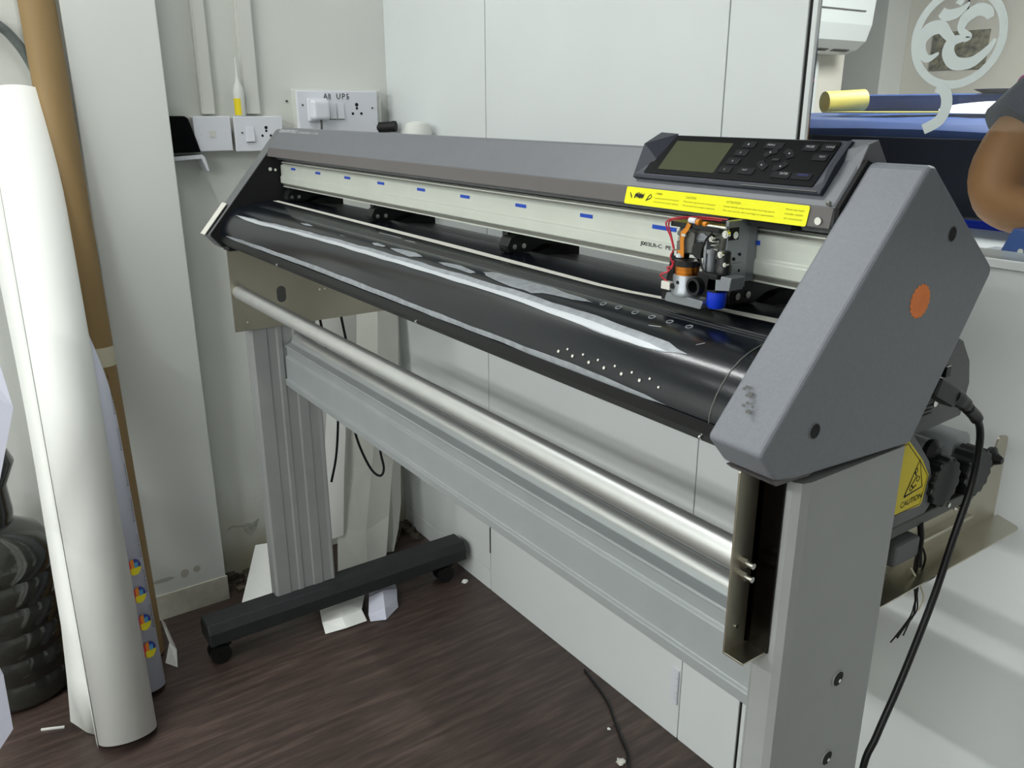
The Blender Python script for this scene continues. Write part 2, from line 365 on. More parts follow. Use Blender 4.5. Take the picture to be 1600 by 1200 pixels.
def stroke(mb, pts, w):
    SO[0] += 0.00012; w = [v*1.12 for v in w]
    P = crom(pts); n = len(P); W = [w[min(int(i/n*(len(w)-1)), len(w)-2)]*(1-((i/n*(len(w)-1)) % 1))+w[min(int(i/n*(len(w)-1))+1, len(w)-1)]*((i/n*(len(w)-1)) % 1) for i in range(n)]
    mb.ribbon(P, W, Vector(GO)+Vector(GN)*SO[0], GX, GZ, GN, 0.0004)
stroke(om, [z2(770, 170), z2(740, 120), z2(670, 105), z2(590, 160), z2(575, 240), z2(640, 290), z2(600, 320)], [0.004, 0.0065, 0.007, 0.006, 0.004, 0.003, 0.002])
stroke(om, [z2(610, 300), z2(520, 320), z2(500, 400), z2(560, 480), z2(680, 480), z2(780, 400), z2(830, 320)], [0.003, 0.006, 0.0075, 0.0075, 0.006, 0.004, 0.0015])
stroke(om, [z2(540, 330), z2(470, 260), z2(420, 210), z2(340, 220), z2(280, 290), z2(290, 380), z2(350, 440), z2(430, 400)], [0.004, 0.006, 0.0075, 0.0085, 0.0075, 0.006, 0.004, 0.001])
stroke(om, [z2(405, 95), z2(450, 125), z2(520, 115), z2(575, 80), z2(605, 45)], [0.0055, 0.0065, 0.0055, 0.003, 0.0008])
om.prismg([z2(500, 40), z2(540, 0), z2(580, 12), z2(545, 65)], GO, GX, GZ, GN, 0.0004)
build('om_sign', om, 'frost', w1)
lt = MB(); stroke(lt, [z2(455, 655), z2(520, 690), z2(548, 790), z2(510, 910), z2(395, 985)], [0.0062, 0.0068, 0.0068, 0.0066, 0.0060])
build('frosted_letter', lt, 'frost', w1)

# bare plaster patch, crack
ck = empty('crack_patch', (WX, 0.66, 0.12), 'flaked bare plaster patch with hairline crack on the wall behind the far leg', 'plaster patch')
pts = [(0.640, 0.150), (0.652, 0.156), (0.668, 0.152), (0.682, 0.158), (0.690, 0.162), (0.684, 0.150), (0.676, 0.128), (0.664, 0.112), (0.652, 0.118), (0.642, 0.134)]
build('bare_plaster', MB().prismg(pts, (WX, -0.01, 0), (0, 1, 0), (0, 0, 1), (1, 0, 0), 0.0012), 'crack', ck)
build('crack_line', MB().tube([(WX+0.0006, 0.585, 0.150), (WX+0.0006, 0.60, 0.158), (WX+0.0006, 0.615, 0.153), (WX+0.0006, 0.635, 0.150)], 0.0008, 6), 'crackline', ck)

# ================================================================== PLOTTER
PL = empty('cutting_plotter', (-1.16, 0.78, 0), 'long charcoal grey vinyl cutting plotter on grey legs with black feet', 'plotter')
XL, XR = -1.890, -0.452        # inner faces of the side covers
def P(name, mb, m, parent=PL, **k): return build(name, mb, m, parent, **k)
# --- stand
def leg(x0, x1, inner):
    poly = rnd([(x0, 0.590), (x1, 0.590), (x1, 0.752), (x0, 0.752)], [0.006, 0.006, 0.006, 0.006], 4)
    # shallow flutes on the face
    xf = x1 if inner > 0 else x0; s = -1 if inner > 0 else 1
    mb = MB(); ring = []
    yy = [0.604, 0.628, 0.632, 0.650, 0.654, 0.664, 0.668, 0.690, 0.694, 0.716, 0.720, 0.740]
    prof = [(x0, 0.596), (x0+0.004, 0.590), (x1-0.004, 0.590), (x1, 0.596)]
    for i, y in enumerate(yy): prof.append((x1-(0.0022 if (i//2) % 2 else 0.0), y))
    prof += [(x1, 0.748), (x1-0.004, 0.752), (x0+0.004, 0.752), (x0, 0.748)]
    if inner < 0: prof = [(x0, 0.600), (x0+0.003, 0.593), (x0+0.008, 0.590), (x1-0.010, 0.590), (x1-0.003, 0.594), (x1, 0.602), (x1, 0.748), (x1-0.004, 0.752), (x0+0.004, 0.752), (x0, 0.748)]
    mb.prismg(prof, (0, 0, 0.118), (1, 0, 0), (0, 1, 0), (0, 0, 1), 0.888)
    return P('leg', mb, 'leg')
LL = leg(-1.930, -1.890, 1); LR = leg(-0.440, -0.400, -1)
for z in (0.764, 0.664, 0.20):
    a = MB(); a.cyl((-0.4006, 0.688, z), (-0.3994, 0.688, z), 0.0086, 20)
    ho = P('screw_hole', a, 'blackm', LR)
    P('screw_rim', MB().ring((-0.400, 0.688, z), (-0.3988, 0.688, z), 0.0094, 0.0082), 'leg', LR)
    P('screw', MB().cyl((-0.3995, 0.691, z-0.004), (-0.3990, 0.691, z-0.004), 0.0022, 10), 'chrome', LR)
def foot(xc):
    h = 0.040; prof = [(xc-h, 0.066), (xc-h, 0.100), (xc-h+0.012, 0.122), (xc+h-0.012, 0.122), (xc+h, 0.100), (xc+h, 0.066)]
    o = P('foot', MB().prismg(prof, (0, 0.405, 0), (1, 0, 0), (0, 0, 1), (0, 1, 0), 0.735), 'foot', bevel=0.003)
    for y in (0.445, 1.095):
        c = MB()
        for dx in (-0.014, 0.014): c.cyl((xc+dx-0.006, y-0.012, 0.025), (xc+dx+0.006, y-0.012, 0.025), 0.025, 22)
        c.cyl((xc, y, 0.040), (xc, y, 0.068), 0.012, 14); c.cyl((xc-0.022, y-0.012, 0.025), (xc+0.022, y-0.012, 0.025), 0.006, 12)
        c.prismg([(0, 0.03), (-0.03, 0.045), (-0.025, 0.056), (0.015, 0.056), (0.018, 0.04)], (xc-0.007, y, 0), (0, 1, 0), (0, 0, 1), (1, 0, 0), 0.014)
        P('caster', c, 'rubber', o)
foot(-1.890); foot(-0.425)
# --- cross beam
bm_ = P('cross_beam', MB().prism([(0.672, 0.678), (0.664, 0.682), (0.663, 0.697), (0.668, 0.700), (0.668, 0.752), (0.673, 0.756), (0.673, 0.774), (0.669, 0.777), (0.670, 0.781),
     (0.684, 0.786), (0.690, 0.798), (0.702, 0.804), (0.714, 0.800), (0.720, 0.788), (0.720, 0.690), (0.712, 0.678)], -1.889, -0.441), 'beam', bevel=0.001)
P('beam_ridge', MB().cyl((-1.889, 0.700, 0.792), (-0.441, 0.700, 0.792), 0.0125, 18), 'alu', bm_)
# --- media bar between the stainless side plates
P('media_bar', MB().cyl((-1.888, 0.574, 0.921), (-0.442, 0.574, 0.921), 0.0150, 32), 'alu')
def side_plate(x, out, inner):
    poly = [(0.556, 0.826), (1.060, 0.826), (1.070, 0.836), (1.062, 0.930), (1.052, 0.938), (1.040, 0.932), (1.028, 0.900), (0.975, 0.935), (0.86, 0.975), (0.80, 1.005), (0.556, 1.010)]
    hole = P('side_plate', MB().prism(poly, x-0.001, x+0.001), 'steelm', bevel=0.0004)
    fl = MB(); a, b = sorted((x, x+out*0.033))
    fl.box(a, b, 0.556, 0.589, 0.8255, 0.828); a, b = sorted((x, x+out*0.040)); fl.box(a, b, 0.754, 1.100, 0.8175, 0.820)
    return hole
# left plate with oval slot
lp = P('side_plate', MB().prism([(0.556, 0.830), (0.94, 0.830), (0.97, 0.90), (0.90, 1.010), (0.556, 1.026)], -1.888, -1.886), 'steelm')
P('slot', MB().prism(rnd([(0.660, 0.886), (0.682, 0.886), (0.682, 0.924), (0.660, 0.924)], 0.0105, 6), -1.886, -1.8855), 'reargrey', lp)
P('rivet', MB().cyl((-1.886, 0.585, 0.850), (-1.8845, 0.585, 0.850), 0.0022, 10), 'chrome', lp)
P('rivet', MB().cyl((-1.886, 0.765, 0.905), (-1.8845, 0.765, 0.905), 0.0022, 10), 'chrome', lp)
P('rivet', MB().cyl((-1.886, 0.778, 0.905), (-1.8845, 0.778, 0.905), 0.0022, 10), 'chrome', lp)
# right plate: front arm before the leg, rear arm behind it
rp = P('side_plate', MB().prism([(0.556, 0.826), (0.592, 0.826), (0.592, 1.012), (0.560, 1.020), (0.556, 1.012)], -0.4425, -0.4405), 'steelm')
P('plate_flange', MB().box(-0.4425, -0.418, 0.556, 0.589, 0.8245, 0.8265), 'steel', rp, bevel=0.0004)
P('plate_back', MB().box(-0.4425, -0.416, 0.5875, 0.5895, 0.826, 1.010), 'reflsteel', rp)  # black reflection on the plate put into its colour
P('plate_shade_side', MB().box(-0.4403, -0.4399, 0.5835, 0.5875, 0.828, 1.008), 'reflsteel', rp)  # thin dark sheet painting the edge of that reflection
for z in (0.9205, 0.9065):
    b = MB(); b.cyl((-0.4405, 0.570, z), (-0.4335, 0.570, z), 0.0048, 6); b.cyl((-0.4335, 0.570, z), (-0.427, 0.570, z), 0.0030, 12); P('bolt', b, 'chrome', rp)
P('rivet', MB().cyl((-0.4405, 0.570, 0.850), (-0.4395, 0.570, 0.850), 0.002, 10), 'chrome', rp)
rr = P('side_plate', MB().prism(rnd([(0.752, 0.8185), (1.066, 0.8185), (1.0645, 0.931), (1.040, 0.935), (1.034, 0.915), (0.985, 0.908), (0.930, 0.915), (0.87, 0.955), (0.82, 0.99), (0.752, 1.0)],
     [0, 0, 0.010, 0.007, 0.006, 0, 0, 0, 0, 0], 4), -0.4425, -0.4405), 'steelm')
P('plate_flange', MB().prismg(rnd([(-0.4405, 0.754), (-0.405, 0.754), (-0.405, 1.060), (-0.4405, 1.075)], [0, 0, 0.012, 0], 4), (0, 0, 0.817), (1, 0, 0), (0, 1, 0), (0, 0, 1), 0.002), 'steel', rr)
b = MB(); b.cyl((-0.4405, 0.945, 0.872), (-0.432, 0.945, 0.872), 0.0062, 6); b.cyl((-0.432, 0.945, 0.872), (-0.420, 0.945, 0.872), 0.003, 12); P('bolt', b, 'chrome', rr)
P('carrier_bar', MB().box(-0.4405, -0.424, 0.76, 0.965, 0.878, 0.892), 'reargrey', rr, bevel=0.002)
P('slide_rail', MB().box(-0.4405, -0.430, 0.80, 0.985, 0.845, 0.849), 'steel', rr)
for (y, z) in ((0.905, 0.888), (0.925, 0.936)):
    P('rivet', MB().cyl((-0.4405, y, z), (-0.422, y, z), 0.0028, 10), 'chrome', rr)
cl = P('square_clamp', MB().box(-0.440, -0.420, 0.800, 0.850, 0.842, 0.868), 'greyd', rr, bevel=0.004)
# --- rear stocker rollers with knurled flanges
for (y, z, r) in ((0.957, 0.938, 0.020), (0.885, 0.945, 0.020)):
    ro = P('stocker_roller', MB().cyl((-1.88, y, z), (-0.445, y, z), r, 26), 'beam', PL)
    n = 28; prof = [((0.030 if i % 2 else 0.0265)*math.cos(2*math.pi*i/n), (0.030 if i % 2 else 0.0265)*math.sin(2*math.pi*i/n)) for i in range(n)]
    P('roller_knob', MB().prismg(prof, (-0.440, y-0.012, z-0.018), (0, 1, 0), (0, 0, 1), (1, 0, 0), 0.026), 'black', ro, bevel=0.002)
P('thumb_screw', MB().lathe([(0.004, 0), (0.013, 0.003), (0.014, 0.008), (0.008, 0.012), (0.004, 0.02)], (-0.4405, 1.012, 0.916), (1, 0, 0), 18), 'black', rr)
P('thumb_screw', MB().lathe([(0.006, 0), (0.015, 0.003), (0.016, 0.009), (0.008, 0.014)], (-0.4405, 0.868, 0.958), (1, 0, 0), 18), 'black', rr)
# caution label on a slanted grey tab beside the leg
cp = P('caution_tab', MB().prism([(0.7520, 0.8960), (0.8474, 0.8960), (0.8564, 0.9032), (0.8600, 0.9203), (0.8402, 0.9590), (0.7952, 1.0040), (0.7520, 1.0040)], -0.434, -0.420), 'greyd', PL, bevel=0.001)
cf = P('caution_label', MB().prism([(0.7547, 0.9140), (0.8330, 0.9095), (0.8366, 0.9131), (0.8416, 0.9437), (0.8240, 0.9653), (0.7898, 0.9959), (0.7826, 0.9905), (0.7547, 0.9860)], -0.4203, -0.4195), 'caution', cp, label='yellow caution label')
def caut(pts, hw): return MB().ribbon(pts, hw, (-0.4194, 0, 0), (0, 1, 0), (0, 0, 1), (1, 0, 0), 0.0002)
tri = [(0.7979, 0.9293), (0.8312, 0.9329), (0.8186, 0.9671), (0.7979, 0.9293), (0.8006, 0.9293)]
g = caut(tri, 0.0010)
g.ribbon([(0.8114, 0.9545), (0.8168, 0.9491), (0.8132, 0.9437), (0.8087, 0.9401), (0.8132, 0.9356), (0.8186, 0.9383)], 0.0009, (-0.4194, 0, 0), (0, 1, 0), (0, 0, 1), (1, 0, 0), 0.0002)
for c in ((0.8150, 0.9554, 0.0022), (0.8204, 0.9446, 0.0029), (0.8096, 0.9365, 0.0029)):
    g.ribbon([(c[0]+c[2]*math.cos(a), c[1]+c[2]*math.sin(a)) for a in [i*math.pi/6 for i in range(13)]], 0.0005, (-0.4194, 0, 0), (0, 1, 0), (0, 0, 1), (1, 0, 0), 0.0002)
P('warning_symbol', g, 'ink', cp)
text('caution_word', 'CAUTION', (-0.4194, 0.7935, 0.9172), (0, 1, 0.05), (0, 0, 1), 0.040, 0.0092, 'ink', cp, bold=0.01)
bd = MB(); bp_ = [(0.7565, 0.9117), (0.8321, 0.9117), (0.8393, 0.9433), (0.8222, 0.9626), (0.7898, 0.9919), (0.7565, 0.9851)]
bd.ribbon(bp_, 0.0004, (-0.4194, 0, 0), (0, 1, 0), (0, 0, 1), (1, 0, 0), 0.0002); P('label_border', bd, 'ink', cp)
# --- body under the platen
P('body', MB().prism([(0.575, 1.030), (0.60, 1.090), (0.72, 1.100), (0.86, 1.085), (0.915, 1.035), (0.905, 1.0), (0.86, 0.995), (0.72, 1.005), (0.60, 1.012)], -1.885, -0.455), 'blackm')
P('rear_guide', MB().prism([(0.742, 1.112), (0.82, 1.106), (0.868, 1.092), (0.903, 1.070), (0.925, 1.040), (0.930, 1.010), (0.918, 0.985), (0.86, 0.983), (0.86, 0.993), (0.908, 0.995), (0.918, 1.012), (0.912, 1.038), (0.892, 1.062), (0.86, 1.080), (0.82, 1.094), (0.742, 1.100)],
     -1.89, -0.447), 'reargrey', bevel=0.001)
P('rear_end_cap', MB().prism([(0.70, 1.100), (0.86, 1.100), (0.905, 1.078), (0.926, 1.052), (0.934, 1.025), (0.926, 0.988), (0.855, 0.985), (0.70, 1.0)], -0.4465, -0.4375), 'greyd', PL, bevel=0.001)
# --- platen
PP = [(.560, 1.033), (.549, 1.043), (.547, 1.055), (.550, 1.067), (.557, 1.080), (.569, 1.094), (.585, 1.105), (.605, 1.112), (.63, 1.116), (.66, 1.118), (.70, 1.118), (.735, 1.117)]
PP = crom(PP, 4)
cum = [0.0]
for i in range(len(PP)-1): cum.append(cum[-1]+math.dist(PP[i], PP[i+1]))
def pt(x, s, off=0.0):
    s = max(0, min(s, cum[-1]-1e-6)); i = max(j for j in range(len(cum)) if cum[j] <= s); i = min(i, len(PP)-2)
    t = (s-cum[i])/(cum[i+1]-cum[i]); a, b = Vector(PP[i]), Vector(PP[i+1])
    # smooth the normal over neighbours
    a0, b1 = Vector(PP[max(i-1, 0)]), Vector(PP[min(i+2, len(PP)-1)])
    d0 = (b-a0).normalized(); d1 = (b1-a).normalized(); d = (d0*(1-t)+d1*t).normalized()
    q = a.lerp(b, t); n = Vector((-d.y, d.x)); return Vector((x, q.x+n.x*off, q.y+n.y*off))
pm = MB(); outer = [(y, z) for y, z in PP]+[(0.735, 1.106), (0.62, 1.104), (0.575, 1.075), (0.566, 1.045)]
pm.prism(outer, XL+0.001, XR-0.001, smooth=True)
PT = P('platen', pm, 'platen')
for ss in (0.1275, 0.1330, 0.1385):
    r_ = MB()
    a = [pt(XL+0.004, ss-0.0013, 0), pt(XL+0.004, ss, 0.0012), pt(XL+0.004, ss+0.0013, 0)]
    r_.prism([(p_.y, p_.z) for p_ in a], XL+0.004, XR-0.004); P('platen_ridge', r_, 'platen', PT)
P('end_seam', MB().prism([tuple(pt(0, s_*0.01+0.02, 0.0006).yz) for s_ in range(11)]+[tuple(pt(0, s_*0.01+0.02, -0.0006).yz) for s_ in range(10, -1, -1)], -0.4735, -0.4722), 'reargrey', PT)
sk = P('platen_skirt', MB().prism([(0.5475, 1.050), (0.5455, 1.052), (0.5455, 1.040), (0.556, 1.028), (0.575, 1.028), (0.575, 1.034), (0.558, 1.036), (0.5495, 1.044)], XL+0.002, XR-0.002), 'black', PT)
for x in (-1.01, -0.482, -1.55): P('screw', MB().cyl((x, 0.549, 1.036), (x, 0.5465, 1.034), 0.0022, 10), 'chrome', PT)
P('end_bracket', MB().box(-1.90, -1.862, 0.553, 0.585, 1.018, 1.030), 'black', PT, bevel=0.002)
strip = MB()
def surf(mb, pairs, off):     # strip of quads along x on the platen; pairs = (x, s_low, s_high)
    rows = []
    for x, a, b in pairs: rows.append([pt(x, a+(b-a)*j/6, off) for j in range(7)])
    vs = [p_ for r_ in rows for p_ in r_]; fs = []
    for i in range(len(rows)-1):
        for j in range(6): fs.append((i*7+j, (i+1)*7+j, (i+1)*7+j+1, i*7+j+1))
    mb.add(vs, fs, True); return mb
def interp(tab, x):
    if x <= tab[0][0]: return tab[0][1]
    for (a, va), (b, vb) in zip(tab, tab[1:]):
        if x <= b: return va+(vb-va)*(x-a)/(b-a)
    return tab[-1][1]
def wear(name, lo, hi, m, off, wob=0.0008, n=90, parent=PT, label=None):
    x0, x1 = lo[0][0], lo[-1][0]; prs = []
    for i in range(n+1):
        x = x0+(x1-x0)*i/n; a, b = interp(lo, x), interp(hi, x)
        wa = wob*(random.random()-0.5)*0.5+wob*math.sin(x*61)*0.6+wob*math.sin(x*23+1)*0.5; wb_ = wob*(random.random()-0.5)*0.5+wob*math.sin(x*47+2)*0.9+wob*math.sin(x*111)*0.4
        c = (a+b)/2; k_ = min(1, i/2, (n-i)/2)
        prs.append((x, c+(a+wa-c)*max(k_, 0.05), c+(b+wb_-c)*max(k_, 0.05)))
    return P(name, surf(MB(), prs, off), m, parent, label=label)
P('cutting_strip', surf(MB(), [(XL+0.01+(XR-XL-0.02)*i/30, interp([(-1.9, 0.1775), (-1.1, 0.1640), (-0.72, 0.1560), (-0.6, 0.172), (-0.45, 0.181)], XL+0.01+(XR-XL-0.02)*i/30),
      interp([(-1.9, 0.1900), (-1.1, 0.1800), (-0.72, 0.1655), (-0.6, 0.182), (-0.45, 0.205)], XL+0.01+(XR-XL-0.02)*i/30)) for i in range(31)], 0.0006), 'strip', PT, label='white cutting strip')
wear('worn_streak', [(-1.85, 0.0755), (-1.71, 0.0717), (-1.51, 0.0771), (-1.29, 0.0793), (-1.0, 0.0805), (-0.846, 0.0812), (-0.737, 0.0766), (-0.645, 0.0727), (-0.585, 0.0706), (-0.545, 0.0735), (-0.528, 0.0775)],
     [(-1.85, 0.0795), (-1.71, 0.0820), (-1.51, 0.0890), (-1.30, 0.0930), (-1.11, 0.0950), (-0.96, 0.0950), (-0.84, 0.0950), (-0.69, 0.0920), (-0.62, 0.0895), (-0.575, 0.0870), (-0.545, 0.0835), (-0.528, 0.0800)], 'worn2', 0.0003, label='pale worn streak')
wear('worn_highlight_core', [(-1.84, 0.0760), (-1.71, 0.0722), (-1.51, 0.0776), (-1.29, 0.0798), (-1.0, 0.0805), (-0.846, 0.0805), (-0.737, 0.0768), (-0.645, 0.0735), (-0.585, 0.0712), (-0.55, 0.0725)],
     [(-1.84, 0.0792), (-1.71, 0.0790), (-1.51, 0.0830), (-1.30, 0.0862), (-1.11, 0.0868), (-0.96, 0.0868), (-0.84, 0.0862), (-0.69, 0.0835), (-0.62, 0.0805), (-0.55, 0.0765)], 'worn', 0.0006, wob=0.0004)  # bright core: lamp highlight painted along the worn streak
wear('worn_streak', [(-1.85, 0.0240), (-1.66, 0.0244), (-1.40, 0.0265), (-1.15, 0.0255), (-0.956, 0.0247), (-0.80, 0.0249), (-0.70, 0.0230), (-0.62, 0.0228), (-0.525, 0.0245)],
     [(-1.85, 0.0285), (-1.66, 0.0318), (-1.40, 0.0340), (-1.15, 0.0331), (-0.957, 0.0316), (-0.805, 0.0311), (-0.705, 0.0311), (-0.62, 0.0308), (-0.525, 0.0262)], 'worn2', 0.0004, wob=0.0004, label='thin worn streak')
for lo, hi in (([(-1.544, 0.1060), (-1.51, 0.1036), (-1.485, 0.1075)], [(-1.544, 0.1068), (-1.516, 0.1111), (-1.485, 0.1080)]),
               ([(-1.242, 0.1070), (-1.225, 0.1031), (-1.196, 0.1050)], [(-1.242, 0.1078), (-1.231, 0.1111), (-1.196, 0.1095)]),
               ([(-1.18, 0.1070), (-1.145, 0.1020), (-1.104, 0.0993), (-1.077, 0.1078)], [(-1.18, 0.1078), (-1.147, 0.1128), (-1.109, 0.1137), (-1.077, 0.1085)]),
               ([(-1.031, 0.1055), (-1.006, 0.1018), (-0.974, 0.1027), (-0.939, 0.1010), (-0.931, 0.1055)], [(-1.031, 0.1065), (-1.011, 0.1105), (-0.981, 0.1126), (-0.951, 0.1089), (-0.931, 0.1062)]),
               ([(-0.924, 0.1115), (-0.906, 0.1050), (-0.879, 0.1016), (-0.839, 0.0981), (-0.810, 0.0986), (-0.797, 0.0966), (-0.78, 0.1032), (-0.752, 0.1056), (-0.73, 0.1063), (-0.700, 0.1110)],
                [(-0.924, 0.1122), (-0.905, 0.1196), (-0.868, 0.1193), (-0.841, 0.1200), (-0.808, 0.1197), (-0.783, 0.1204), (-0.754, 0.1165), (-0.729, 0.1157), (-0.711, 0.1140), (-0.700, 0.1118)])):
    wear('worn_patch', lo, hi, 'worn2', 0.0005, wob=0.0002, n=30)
def disc(mb, x, s, r, off, ri=0):
    c = pt(x, s, off); a, b = pt(x, s-0.002, off), pt(x, s+0.002, off); u = (b-a).normalized(); n = Vector((1, 0, 0)).cross(u)
    if ri: mb.ring(c, c+n*0.0006, r, ri, 18)
    else: mb.cyl(c, c+n*0.0010, r, 12)
for xa, sa, xb, sb in ((-0.528, 0.092, -0.522, 0.098), (-0.535, 0.022, -0.470, 0.016), (-0.545, 0.0235, -0.49, 0.020), (-0.60, 0.100, -0.585, 0.103), (-1.30, 0.150, -1.22, 0.150), (-1.20, 0.146, -1.17, 0.147), (-1.36, 0.105, -1.34, 0.104)):
    a_, b_ = pt(xa, sa, 0.0003), pt(xb, sb, 0.0003); d_ = (b_-a_).normalized().cross(Vector((0, -0.6, 0.8)))*0.0004; P('scratch', MB().add([a_-d_, b_-d_, b_+d_, a_+d_], [(0, 1, 2, 3)]), 'worn2', PT)
for x, s in ((-0.686, 0.1149), (-0.662, 0.1157), (-0.635, 0.1150), (-0.610, 0.1150), (-0.585, 0.1155), (-0.559, 0.1160)):
    mb = MB(); disc(mb, x, s, 0.0040, 0.0002, 0.0027); P('vacuum_hole', mb, 'worn2', PT)
for i, (x, s) in enumerate(((-0.692, 0.0386), (-0.668, 0.0390), (-0.641, 0.0386), (-0.617, 0.0386), (-0.591, 0.0389), (-0.565, 0.0390), (-0.679, 0.0440), (-0.653, 0.0442), (-0.629, 0.0440), (-0.603, 0.0440), (-0.578, 0.0438), (-0.553, 0.0438), (-0.539, 0.039))):
    mb = MB(); disc(mb, x, s, 0.0017 if i < 6 else 0.0013, 0.0002); P('white_dot', mb, 'strip', PT)
# --- hood over the rail
T = Vector((0.708, 1.276)); E_ = Vector((-0.6531, -0.7572)); NN = Vector((-0.7572, 0.6531))
def sl(s, n=0): q = T+E_*s+NN*n; return (q.x, q.y)
HD = P('hood', MB().prism([sl(0), sl(0.055), (0.668, 1.2145), (0.684, 1.2145), (0.690, 1.207), (0.735, 1.205), (0.76, 1.135), (0.845, 1.135), (0.851, 1.172), (0.732, 1.272)], XL, XR-0.0035), 'hood', bevel=0.003)
P('cover_gap', MB().prism([(0.7065, 1.2735), (0.672, 1.2335), (0.672, 1.2160), (0.74, 1.2160), (0.74, 1.262)], XR-0.0036, XR+0.0005), 'blackm', HD)
P('hood_lip', MB().prism([(0.6712, 1.2335), (0.6672, 1.2150), (0.684, 1.2140), (0.684, 1.232)], XL+0.001, XR-0.0045), 'lip', HD, bevel=0.0008)
sx = MB().cyl((-0.468, 0.668, 1.221), (-0.468, 0.666, 1.221), 0.0035, 14); sx.cyl((-0.4615, 0.671, 1.238), (-0.4615, 0.669, 1.236), 0.0024, 12); P('screw', sx, 'chrome', HD)
P('screw', MB().cyl((-1.886, 0.676, 1.222), (-1.880, 0.676, 1.222), 0.004, 12), 'chrome', HD)
uS, vS = (1, 0, 0), (0, -E_.x, -E_.y)
def onslant(x, s, n=0.0): q = T+E_*s+NN*n; return (x, q.x, q.y)
text('logo_lettering', 'GRAPHTEC', onslant(-1.898+0.010, 0.0140, 0.0004), uS, vS, 0.100, 0.0105, 'whiteink', HD, bold=0.03)
text('logo_lettering', 'CE6000-120', onslant(-1.782, 0.0140, 0.0004), uS, vS, 0.110, 0.0065, 'whiteink', HD, bold=0.01)
# yellow warning sticker on the lip
LO = Vector((0, 0.6668, 1.2150)); LV = Vector((0, 0.6712-0.6670, 1.2335-1.2150)).normalized(); LN = Vector((1, 0, 0)).cross(LV)
st = P('warning_sticker', MB().prismg(rect(-0.724, -0.480, -0.0005, 0.0185, 0.002), LO+LN*0.0006, (1, 0, 0), LV, LN, 0.0004), 'yellow', HD, label='long yellow warning sticker')
so = LO+LN*0.00115
def stx(name, body, x, v, wd, h, m): return text(name, body, so+Vector((x, 0, 0))+LV*v, (1, 0, 0), LV, wd, h, m, st)
g = MB(); g.ribbon([(-0.717, 0.0125), (-0.714, 0.0085), (-0.713, 0.006)], [0.0004, 0.0009, 0.0003], so, (1, 0, 0), LV, LN, 0.0001)
for i in range(16):
    x = -0.709+i*0.0009; g.ribbon([(x, 0.0065+random.random()*0.002), (x+0.0014, 0.0105+random.random()*0.004)], 0.0005, so, (1, 0, 0), LV, LN, 0.0001)
g.ribbon([(-0.690, 0.005), (-0.687, 0.010), (-0.684, 0.0125), (-0.682, 0.010), (-0.684, 0.008), (-0.689, 0.006)], 0.0006, so, (1, 0, 0), LV, LN, 0.0001)
P('sticker_pictogram', g, 'ink', st)
stx('sticker_heading', '\u26a0 WARNING', -0.677, 0.0130, 0.010, 0.0030, 'ink'); stx('sticker_heading', 'CAUTION', -0.632, 0.0125, 0.014, 0.0034, 'inkfaint'); stx('sticker_heading', 'ATTENTION', -0.577, 0.0125, 0.018, 0.0034, 'inkfaint')
for (x, wd) in ((-0.677, 0.036), (-0.634, 0.044), (-0.579, 0.062)):
    for j, tx in enumerate(('Keep hands away from the moving parts', 'Do not touch the carriage in operation')):
        stx('sticker_text', tx, x, 0.0085-j*0.0040, wd, 0.0024, 'inkfaint')
for j, tx in enumerate(('Never put hand', 'inside while', 'in motion')): stx('sticker_text', tx, -0.505, 0.0125-j*0.0042, 0.020, 0.0026, 'inkfaint')
# --- rail
RL = P('rail', MB().prism([(0.700, 1.204), (0.700, 1.1975), (0.6965, 1.196), (0.695, 1.1935), (0.695, 1.1730), (0.6925, 1.170), (0.6925, 1.157), (0.696, 1.155), (0.700, 1.153), (0.700, 1.148), (0.742, 1.148), (0.742, 1.204)], XL+0.004, XR-0.004), 'rail', bevel=0.0008)
for z0, z1, y in ((1.1975, 1.2035, 0.6995), (1.1495, 1.1535, 0.6985)): P('rail_groove', MB().box(XL+0.005, XR-0.005, y, 0.701, z0, z1), 'raild', RL)
P('rail_edge', MB().box(XL+0.005, XR-0.005, 0.697, 0.701, 1.2005, 1.2022), 'rail', RL); P('rail_edge', MB().box(XL+0.005, XR-0.005, 0.697, 0.701, 1.1480, 1.1497), 'rail', RL)
for x0, x1, z in ((-1.822, -1.798, 1.1905), (-1.688, -1.663, 1.1900), (-1.547, -1.521, 1.1897), (-1.406, -1.380, 1.1893), (-1.260, -1.234, 1.1890), (-1.124, -1.098, 1.1887), (-0.978, -0.953, 1.1882), (-0.836, -0.812, 1.1882), (-0.706, -0.668, 1.1880), (-0.585, -0.552, 1.1880)):
    P('tape_mark', MB().box(x0, x1, 0.6944, 0.6950, z-0.0022, z+0.0024), 'bluetape', RL)
text('rail_print', 'J003LR-C  PE', (-0.722, 0.6922, 1.1655), (1, 0, 0), (0, 0, 1), 0.050, 0.0062, 'ink', RL, bold=0.01)
P('rail_screw', MB().cyl((-1.884, 0.668, 1.188), (-1.878, 0.668, 1.188), 0.004, 14).cyl((-1.884, 0.680, 1.186), (-1.879, 0.680, 1.186), 0.003, 14), 'chrome', RL)
